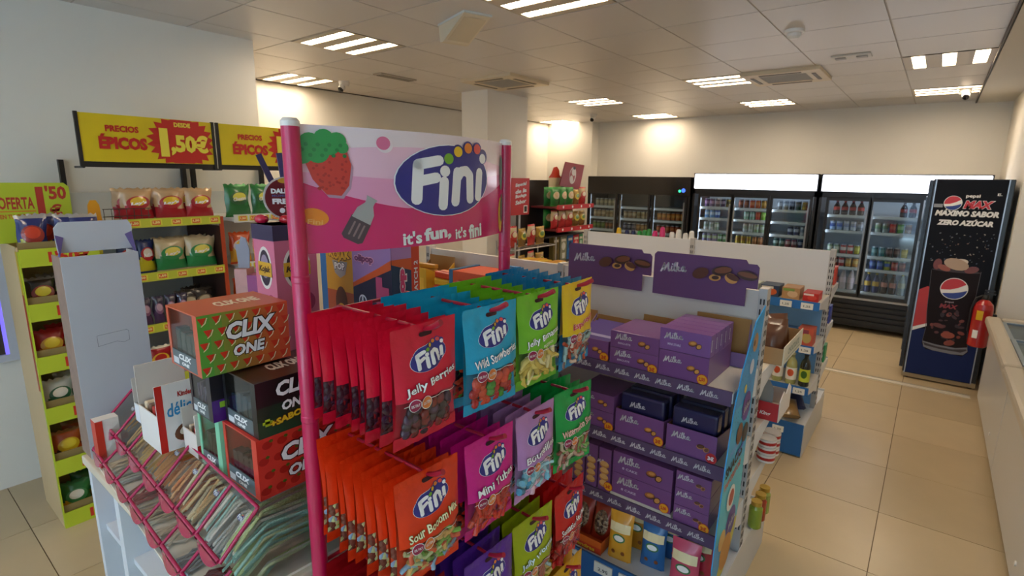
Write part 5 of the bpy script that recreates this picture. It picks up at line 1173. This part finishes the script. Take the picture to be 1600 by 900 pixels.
# middle, lit fridge
dB = ((-2.64, -2.22), (-2.175, -1.755), (-1.69, -1.255)); shB = (1.455, 1.30, 1.13, .965, .72)
fridge('lit black fridge with glowing white light box in the middle of the back wall', -2.752, -1.185, dB, True, shB, led=7.)
rowsB = {0: [[C_('violet', '#6a4a7a', '#b98ab0'), C_('plum', '#4a2f4a', '#a88a9a'), C_('gold', '#a88a3a', '#5a4a2a')], [C_('light blue', '#7aa8d8', '#d8e4f0'), C_('blue', '#3a62a8', '#c8d8ea')], [C_('silver white', '#cfd4d4', '#8a9a90'), C_('pale green', '#a8b8a0', '#d8dcd0')], [C_('lilac', '#8a7aa8', '#b8c8a0'), C_('green', '#6a9a5a', '#c8d0c0')]],
         1: [[C_('brown', '#7a4a3a', '#a8624a'), C_('orange-red', '#c84a2c', '#d8804a'), C_('amber', '#a8702c', '#c99a4a')], [C_('mint', '#8ab8a0', '#c8d8d0'), C_('red', '#c8342c', '#d86a4a'), C_('apple green', '#7ab03a', '#a8c86a')], [C_('white', '#c9cfc9', '#9aa89a'), C_('sage', '#9ab08a', '#c0c8b8')], [C_('yellow', '#c9a83a', '#a8783a'), C_('copper', '#a8623a', '#c98a5a')]],
         2: [[C_('grey', '#8a8f92', '#c8ccd0'), C_('black', '#2a2a30', '#6a6a72'), C_('gold', '#b8962f', '#8a702a')], [], [C_('navy', '#27305c', '#c8d0e0'), C_('white', '#c9d3da', '#7a8aa0')], [C_('dark green', '#3a5a4a', '#a8b8b0'), C_('dark red', '#8a2f34', '#c8b0b0'), C_('navy', '#27305c', '#a8b0c8')]]}
for di, (a, b) in enumerate(dB):
    for si in range(4):
        ks = rowsB[di][si]
        if not ks: continue
        n = None; aa, bb = a, b
        if (di, si) in ((0, 1), (0, 2)): bb = a+.30
        if (di, si) in ((1, 1), (1, 2)): aa = a+.10
        if (di, si) == (2, 2): aa = a+.17
        stock('middle', ('left door', 'middle door', 'right door')[di], ORD[si] if si else 'top', aa, bb, shB[si], ks)
# right, lit fridge
dC = ((-1.045, -.63), (-.585, -.14), (-.06, .39)); shC = (1.425, 1.235, .945, .785, .50)
fridge('lit black fridge partly hidden by the cola fridge', -1.155, .45, dC, True, shC, led=5.)
rowsC = {0: [[B_('cola', '#33140f', '#b8302a', '#8a1a1c', .17)], [C_('pale blue', '#a8bcd8', '#4a62a8'), C_('white', '#d0d4dc', '#8a90a8'), C_('grey', '#8a8a90', '#b8b8c0')], [C_('pale green', '#8fa88a', '#d8dcd0'), C_('red', '#b83a34', '#e0d8d0'), C_('yellow', '#b8a83a', '#d0c86a')], [C_('red', '#b82a2c', '#e0c8c4'), C_('orange', '#c88a3a', '#d8b86a')], [B_('dark cola', '#2a1210', '#a82a2c', '#a8201c', .26), B_('clear', '#b8a8a8', '#c8b0b8', '#c8c8d0', .26)]],
         1: [[B_('cola', '#33140f', '#a82a24', '#2a2a2a', .17)], [C_('silver', '#a8b0a8', '#6a8a6a'), C_('red', '#b8342c', '#c86a5a'), C_('green', '#5a9a3a', '#a8c88a'), C_('tan', '#b89a7a', '#8a6a5a')], [C_('teal', '#4a7a80', '#8aa8a8'), C_('dark', '#4a3a3a', '#8a6a62'), C_('yellow', '#b8a03a', '#c8b86a')], [C_('blue', '#3a4f9a', '#8a9ac0'), C_('yellow-green', '#a8a83a', '#5a6ab0'), C_('red', '#b83a3a', '#c87a6a'), C_('brown', '#7a3a2c', '#a86a4a')], [B_('blue', '#27305c', '#c8a03a', '#d8b83a', .24), B_('dark', '#33201c', '#c88a7a', '#a86a3a', .24), B_('clear', '#8f9a94', '#a8a88a', '#d8c83a', .26)]]}
for di, (a, b) in enumerate(dC[:2]):
    for si in range(5):
        nn = None
        if di == 1 and si == 0: stock('right', 'right door', 'top', b-.2, b, shC[si], rowsC[di][si], 2); continue
        stock('right', ('left door', 'right door')[di], ORD[si] if si else 'top', a, b, shC[si], rowsC[di][si], nn)

# ================================================================ cola fridge, extinguisher, chest freezers
PF = thing('cola_fridge', 'tall black fridge with a printed cola glass on its side', 'fridge', (.215, 6.44, 0))
MB().b(-.255, .285, -.31, .31, .06, 1.862, m('#141416', .3, coat=.3)).obj('cabinet', PF, bevel=.006)
MB().b(-.285, -.257, -.30, .30, .10, 1.85, m('#1a1a1c', .3)).obj('door', PF); MB().b(-.292, -.286, -.24, .24, .25, 1.70, m('#24282c', .1, coat=.6)).obj('door_glass', PF); MB().b(-.30, -.286, -.29, -.27, .7, 1.3, m('#8a8d90', .3, .7)).obj('handle', PF)
MB().b(-.255, .285, -.295, .30, .012, .06, m('#b09a74', .5)).obj('plinth', PF)
for sx in (-.22, .25):
    for sy in (-.26, .26): MB().lathe([(.02, 0), (.02, .012)], FD, 10).obj('foot', PF, (sx, sy, 0))
MB().b(-.235, .245, -.314, -.3105, .055, 1.855, m('#0b0d16', .55, spec=.2)).obj('picture_panel', PF)
for x in (-.237, .247): MB().b(x-.004, x+.004, -.3165, -.3105, .05, 1.86, m('#a9abb0', .3, .8)).obj('trim_strip', PF)
def globe(P, cx, cz, r, l):
    rd, wh, bl = m('#c8252c', .35), m('#ecebe8', .35), m('#22378a', .35)
    P.ell(cx, cz, r*1.06, r*1.06, wh, l, 32).ell(cx, cz, r, r, rd, l+1, 32)
    pts = [(cx+r*math.cos(R(a)), cz+r*math.sin(R(a))) for a in range(190, 396, 8)]
    P.poly(pts+[(cx+r*.3, cz+r*.12), (cx-r*.3, cz-.12*r)], wh, l+2)
    pts = [(cx+r*math.cos(R(a)), cz+r*math.sin(R(a))) for a in range(212, 358, 8)]
    P.poly(pts+[(cx+r*.5, cz-r*.28), (cx, cz-r*.42)], bl, l+3)
P = Print(); o5 = .215; wh = m('#ecebe8', .35)
P.rect(-.231, .06, .241, .50, m('#1b2a5c', .55, spec=.2), 0)
P.poly([(-.231, .50), (-.231, .86), (-.17, .90), (-.12, .86), (-.12, .56), (-.2, .515)], m('#b8241f', .35), 1); P.poly([(-.231, .47), (-.231, .505), (-.1, .57), (-.1, .545)], wh, 2)
globe(P, -.098, 1.655, .06, 3)
P.text('pepsi', .03, 1.715, .095, .034, wh, 3, 0, .03).text('MAX', .075, 1.645, .20, .068, m('#c8252c', .35), 3, 0, .06, .25, edge=wh, ew=.03)
P.text('MÁXIMO SABOR', .005, 1.572, .43, .062, wh, 3, 0, .06, .2).text('ZERO AZÚCAR', .005, 1.49, .38, .058, wh, 3, 0, .06, .2)
gl_ = [(-.165, 1.05), (.175, 1.07), (.17, .80), (.15, .62), (.165, .45), (.19, .34), (.155, .295), (-.11, .31), (-.145, .36), (-.13, .52), (-.15, .72)]
P.poly(gl_, m('#1c1012', .5, spec=.2), 4)
P.poly([(-.142, .385), (-.128, .33), (-.06, .308), (.08, .300), (.16, .308), (.186, .345), (.18, .385), (.10, .362), (-.04, .368)], m('#7c7d84', .5), 5).poly([(-.135, .372), (-.12, .345), (.0, .330), (.14, .328), (.178, .352), (.176, .366), (.08, .346), (-.04, .352)], m('#3a3236', .5), 6).stroke([(-.165, 1.05), (-.15, .72), (-.135, .5), (-.142, .385)], .004, m('#4a4448', .5), 6, 6).stroke([(.175, 1.07), (.17, .8), (.155, .6), (.165, .47), (.18, .385)], .004, m('#4a4448', .5), 6, 6).ell(.005, 1.06, .17, .014, m('#3a2a2a', .5), 5, 24)
for k in range(26):
    x, z = random.uniform(-.11, .13), random.uniform(.40, .72); P.ell(x, z, random.uniform(.008, .03), random.uniform(.006, .018), m(random.choice(('#5a2014', '#3a150f', '#7a3018', '#2a1210')), .3), 6, 9, random.uniform(0, 3)); P.it[-1] = (*P.it[-1][:3], 6+k % 6)
for x, z, rx, rz_, c in ((.0, 1.12, .09, .05, '#b89a7a'), (.02, 1.14, .06, .03, '#d8c8b0'), (-.13, 1.11, .03, .05, '#7a2f18'), (.11, 1.08, .05, .03, '#7a2f1c'), (-.08, 1.08, .05, .025, '#9a4a2a'), (.03, .47, .05, .03, '#9a4424'), (-.05, .55, .04, .02, '#6a2a18'), (.05, .40, .04, .025, '#8a3a20')): P.ell(x, z, rx, rz_, m(c, .3), 7, 14, random.uniform(-.5, .5)); P.it[-1] = (*P.it[-1][:3], 12+len(P.it) % 6)
for k in range(70):
    x, z = random.uniform(-.21, .22), random.uniform(1.12, 1.40); r = random.uniform(.0015, .006); P.ell(x, z, r*1.4, r, m(random.choice(('#3a4252', '#5a5a5c', '#6a4a34', '#8a8072')), .3), 5, 7, random.uniform(0, 3))
globe(P, .015, .90, .092, 18); P.text('pepsi', .0, .775, .06, .02, m('#9a8a8a', .35), 18, 0, .03).text('MAX', .0, .735, .13, .04, m('#8a2426', .35), 18, 0, .05, .2)
P.rect(-.228, 1.615, -.165, 1.645, m('#8f9298', .4), 3).text('E.', .2, 1.735, .03, .02, wh, 3)
P.obj('picture_print', PF, lambda x, z, l: (x, -.314-.00015*(l+1), z))
EX = thing('fire_extinguisher', 'red fire extinguisher hanging in front of the cola fridge', 'fire extinguisher', (.438, 5.935, .455))
MB().lathe([(.06, 0), (.068, .01), (.068, .33), (.06, .37), (.035, .40), (.022, .41)], m('#b01c1c', .25, coat=.5), 20).obj('cylinder', EX)
MB().lathe([(.022, .41), (.024, .43), (.018, .45)], m('#2a2a2a', .4), 12).b(-.012, .06, -.01, .01, .455, .47, m('#222', .4) if False else INK).b(-.012, .055, -.008, .008, .48, .492, INK).obj('valve', EX)
MB().tube([(-.02, 0, .44), (-.06, -.02, .42), (-.078, -.01, .32), (-.076, 0, .12)], .009, INK, 8).obj('hose', EX)
P = Print().rect(-.045, .24, .0, .32, m('#e0b21c', .4), 0, 4, 1).rect(-.05, .08, -.012, .15, WHITE, 0, 4, 1); P.obj('label', EX, lambda u, z, l: (.0688*math.sin(u/.068), -.0688*math.cos(u/.068), z))
MB().b(.03, .097, .045, .06, .25, .28, INK).b(.03, .097, .055, .115, .255, .275, INK).obj('wall_bracket', EX)
def freezer(label, y0, y1, x0=.487, x1=1.15, h=.775):
    t = thing('chest_freezer', label, 'freezer', ((x0+x1)/2, (y0+y1)/2, 0), 0, 'chest freezers'); hx, hy = (x1-x0)/2, (y1-y0)/2
    fw_ = m('#d3d3d0', .35, coat=.2); rim = m('#c2b9a8', .35)
    b = MB()
    for a in ((-hx, -hx+.06, -hy, hy), (hx-.06, hx, -hy, hy), (-hx+.06, hx-.06, -hy, -hy+.06), (-hx+.06, hx-.06, hy-.06, hy)): b.b(a[0], a[1], a[2], a[3], .09, h-.07, fw_)
    b.b(-hx+.06, hx-.06, -hy+.06, hy-.06, .09, .14, m('#e6ecf0', .4)); b.obj('cabinet', t)
    r = MB(); o_ = .045
    for a in ((-hx-o_, -hx+.05, -hy+.004, hy-.004), (hx-.05, hx+.01, -hy+.004, hy-.004), (-hx+.05, hx-.05, -hy+.004, -hy+.08), (-hx+.05, hx-.05, hy-.08, hy-.004)): r.b(a[0], a[1], a[2], a[3], h-.07, h, rim)
    r.obj('rim', t, bevel=.02)
    for k, (ya, yb, z) in enumerate(((-hy+.08, .03, h-.012), (-.03, hy-.08, h-.024))):
        l = MB()
        for a in ((-hx+.05, -hx+.075, ya, yb), (hx-.075, hx-.05, ya, yb), (-hx+.075, hx-.075, ya, ya+.025), (-hx+.075, hx-.075, yb-.025, yb)): l.b(a[0], a[1], a[2], a[3], z-.01, z+.004, m('#8fa0ad', .3, .5))
        l = l.obj('lid_frame', t); MB().b(-hx+.075, hx-.075, ya+.025, yb-.025, z-.006, z-.002, clear('freezer_glass', '#d8e8f2', .1, .03)).obj('lid_glass', l)
    for sx in (-1, 1):
        for sy in (-1, 1): MB().lathe([(.03, -.012), (.034, -.008), (.034, .008), (.03, .012)], m('#4a4640', .5), 14).obj('castor', t, (sx*(hx-.05), sy*(hy-.06), .034), (0, R(90), 0)); 
    for sx in (-1, 1):
        for sy in (-1, 1): MB().b(sx*(hx-.05)-.015, sx*(hx-.05)+.015, sy*(hy-.06)-.02, sy*(hy-.06)+.02, .05, .09, m('#7a766e', .5)).obj('castor_bracket', t)
    MB().lathe([(.012, 0), (.012, .006)], m('#e8e6e0', .4), 10).obj('drain_plug', t, (-hx, -hy+.35, .2), (0, R(-90), 0))
    return t
freezer('white chest freezer with sliding glass lid beside the cola fridge', 4.185, 5.70)
freezer('white chest freezer with sliding glass lid cut by the right picture edge', 2.62, 4.165)
n_ = 0
for fy in (4.185, 2.62):
    for k in range(10):
        y = fy+.16+.125*k+(.0 if k < 10 else 0); x = .66 if k % 2 else .93
        o = tag(MB().b(-.09, .09, -.055, .055, 0, .05, m(('#8a2f3a', '#2f5f9a', '#b88a3a', '#3a7a5a', '#c0c8d0')[k % 5], .35)).b(-.06, .06, -.03, .03, .05, .052, WHITE).obj('frozen_pack', None, (x, y, .1405), (0, 0, .2*(k % 3-1)), bevel=.006), '%s frozen food pack in the %s freezer, %s from the near end' % (('dark red', 'blue', 'amber', 'green', 'pale grey')[k % 5], 'near' if fy < 3 else 'far', ORD[k]), 'frozen pack', 'frozen packs')

# ================================================================ red snack stand against the white column
RS = thing('snack_stand', 'tall red snack stand with slanted dark red header by the white column', 'display stand', (-3.62, 5.35, 0), R(90))
RED = m('#c02b2e', .4); DK = m('#2a2322', .5)
MB().b(-.46, .58, .15, .17, 0, 1.80, DK).obj('back_panel', RS)
for x in (-.46, .55): MB().b(x, x+.03, .10, .15, 0, 1.95 if x > 0 else 1.6, DK).obj('upright', RS)
rz_ = (1.50, 1.24)
for z in rz_:
    s = MB().b(-.2, .57, -.22, .15, z-.02, z, m('#7a2426', .5)).obj('shelf', RS); MB().b(-.2, .6, -.245, -.22, z-.03, z+.02, RED).obj('price_rail', s)
    P = Print()
    for k in range(4): P.ell(-.1+.2*k, z-.004, .016, .016, WHITE, 0, 12)
    P.obj('price_print', s, front(-.245))
for z in (1.16, .84):
    s = MB().b(-.45, .57, -.16, .15, z-.015, z, m('#3a3634', .5)).obj('shelf', RS)
MB().b(-.45, .57, -.2, .15, 0, .1, DK).obj('base', RS)
MB().prism([(.10, 1.74), (.56, 1.68), (.66, 1.99), (.22, 2.02)], 'xz', -.05, -.04, m('#8e1d22', .4)).obj('header_board', RS)
P = Print().ell(.39, 1.86, .075, .105, m('#d9d2d0', .4), 0, 24, -.3).ell(.38, 1.855, .06, .085, m('#8e1d22', .4), 1, 24, -.3).ell(.41, 1.90, .045, .045, m('#d9d2d0', .4), 2, 18).ell(.36, 1.81, .04, .05, m('#cfc8c6', .4), 3, 18).ell(.42, 1.95, .03, .02, m('#2a2430', .4), 4, 14)
P.obj('header_print', RS, front(-.05))
MB().prism([(-.02, 1.83), (.25, 1.83), (.2, 1.86), (.19, 1.92), (.14, 1.96), (.08, 1.95), (.04, 1.88)], 'xz', .02, .03, m('#d8401f', .4)).b(-.02, .25, .021, .029, 1.7, 1.83, m('#e3cfa8', .5)).obj('arched_board', RS)
snack_mesh('green_big', .16, .22, .07, '#2a8a3a', '#1f7a34', '#d8c8a0', '#c8a86a', '#3fa84a')
snack_mesh('cream_bag', .15, .22, .07, '#c9b48a', '#b83030', '#b8242a', '#e0d0a8', '#b82a2c')
snack_mesh('gold_bag', .15, .19, .07, '#a8842f', '#7a5a2a', '#d8c83a', '#6a8a3a', '#b8963a')
def rs_bag(key, a, b, z, label, lean=0): return snack_bag(key, (-3.62-b, 5.35+a, z+.001), R(90)+random.uniform(-.1, .1), label, 'bags on the red snack stand', lean=lean)
for k, a in enumerate((-.12, .05, .2)): rs_bag('green_big', a, -.13, 1.50, 'bright green snack bag on the red stand top shelf, %s from the left' % ORD[k])
for k, a in enumerate((.34, .49)): rs_bag('cream_bag' if k else 'gold_bag', a, -.13, 1.50, ('brown and gold', 'cream and red')[k]+' snack bag at the right of the red stand top shelf')
for k, a in enumerate((-.12, .04, .2, .35, .5)): rs_bag(('cream_bag', 'cream_bag', 'cream_bag', 'gold_bag', 'gold_bag')[k], a, -.13, 1.24, '%s snack bag on the red stand second shelf, %s from the left' % (('cream', 'cream', 'cream', 'golden', 'golden')[k], ORD[k]))
for k in range(2):
    for i, a in enumerate((-.1, .08)): rs_bag('green_big', a, -.02, 1.50 if k else 1.24, 'green snack bag at the back of the red stand, %s shelf, %s' % (('second', 'top')[k], ('left', 'right')[i]))
# upright boxes on the lower shelf
for k, (a, w, c, c2, n) in enumerate(((-.02, .13, '#6a5a2a', '#4a4220', 'olive brown'), (.14, .14, '#8a8a72', '#d8d8d0', 'grey cereal'), (.29, .13, '#2f6aa8', '#1a2a4a', 'blue'), (.43, .13, '#c02a3a', '#e0a0a0', 'crimson'), (.545, .09, '#2a8a54', '#c8e0d0', 'green'))):
    o = thing('food_box', 'upright %s box on the lower shelf of the red stand' % n, 'food box', (-3.54, 5.35+a, .841), R(90), 'upright boxes on the red stand'); MB().b(-w/2, w/2, -.03, .03, 0, .29, m(c, .4)).obj('carton', o); Print().ell(0, .17, w*.3, .05, m(c2, .4), 0, 14).rect(-w*.35, .23, w*.35, .26, m('#e0d8c8', .4), 0).rect(-w*.2, .02, w*.25, .09, m(c2, .4), 1).obj('front_print', o, front(-.03))
# poster rack and wire rack at the left of the red stand
PO = thing('poster', 'red upright poster with slanted pale lettering beside the pink pole', 'poster', (-3.52, 4.62, 1.0), R(90))
MB().b(-.17, .15, -.004, .004, .43, .82, RED).obj('board', PO); P = Print()
for k, (t_, z) in enumerate((('Especial', .75), ('de la', .685), ('Bodega', .63), ('Sabor', .57))): P.text(t_, 0, z, .2, .045, m('#d8e0ea', .4), 0, .12, .05, .2)
P.rect(.05, .45, .12, .53, WHITE, 0).rect(.062, .46, .11, .52, INK, 1); P.obj('print', PO, front(-.004)); MB().tube([(0, .01, -1.0), (0, .01, .8)], .012, m('#b9b9b9', .3, .7)).obj('post', PO); MB().b(-.15, .15, -.1, .1, -1.0, -.98, m('#6a6a6a', .4)).obj('foot', PO)
WR = thing('wire_rack', 'low metal rack of yellow pasta bags in front of the poster', 'rack', (-3.30, 4.46, 0), R(90))
for z in (.84, 1.12):
    M = MB()
    for q in ((-.36, -.12), (-.36, .12), ): M.tube([(q[0], q[1], z), (-q[0], q[1], z)], .006, m('#b9b9b9', .3, .7), 6)
    for k in range(9): M.tube([(-.36+.09*k, -.12, z), (-.36+.09*k, .12, z)], .004, m('#b9b9b9', .3, .7), 6)
    M.obj('shelf', WR)['kind'] = 'stuff'
for sx in (-.36, .36):
    for sy in (-.12, .12): MB().tube([(sx, sy, 0), (sx, sy, 1.2)], .008, m('#b9b9b9', .3, .7), 6).obj('post', WR)
for i, z in enumerate((.84, 1.12)):
    for k in range(4): snack_bag('gold_bag' if k % 2 else 'cream_bag', (-3.30, 4.20+.16*k, z+.007), R(90)+random.uniform(-.2, .2), '%s food bag on the wire rack, %s shelf, %s from the left' % (('golden' if k % 2 else 'cream'), ('lower', 'upper')[i], ORD[k]), 'bags on the wire rack')
# beige display table with yellow boxes
TB = thing('display_table', 'beige low display table behind the purple run', 'table', (-2.78, 4.1, 0))
MB().b(-.32, .32, -.5, .5, .92, .96, m('#cdb48e', .5)).obj('table_top', TB)
for sx in (-.28, .28):
    for sy in (-.46, .46): MB().b(sx-.025, sx+.025, sy-.025, sy+.025, 0, .92, m('#cdb48e', .5)).obj('leg', TB)
for k in range(6):
    o = thing('snack_box', '%s flat box on the beige table, %s from the left' % (('yellow', 'amber')[k % 2], ORD[k]), 'box', (-3.03+.1*k, 4.02+.05*(k % 2), .961), .1*(k % 3-1), 'yellow boxes on the beige table'); MB().b(-.045, .045, -.16, .16, 0, .10, m(('#e0b82a', '#d89a2a')[k % 2], .4)).obj('carton', o); Print().text('OFERTA', 0, .05, .08, .025, m('#b8381c', .4), 0, 0, .04).obj('front_print', o, front(-.16))
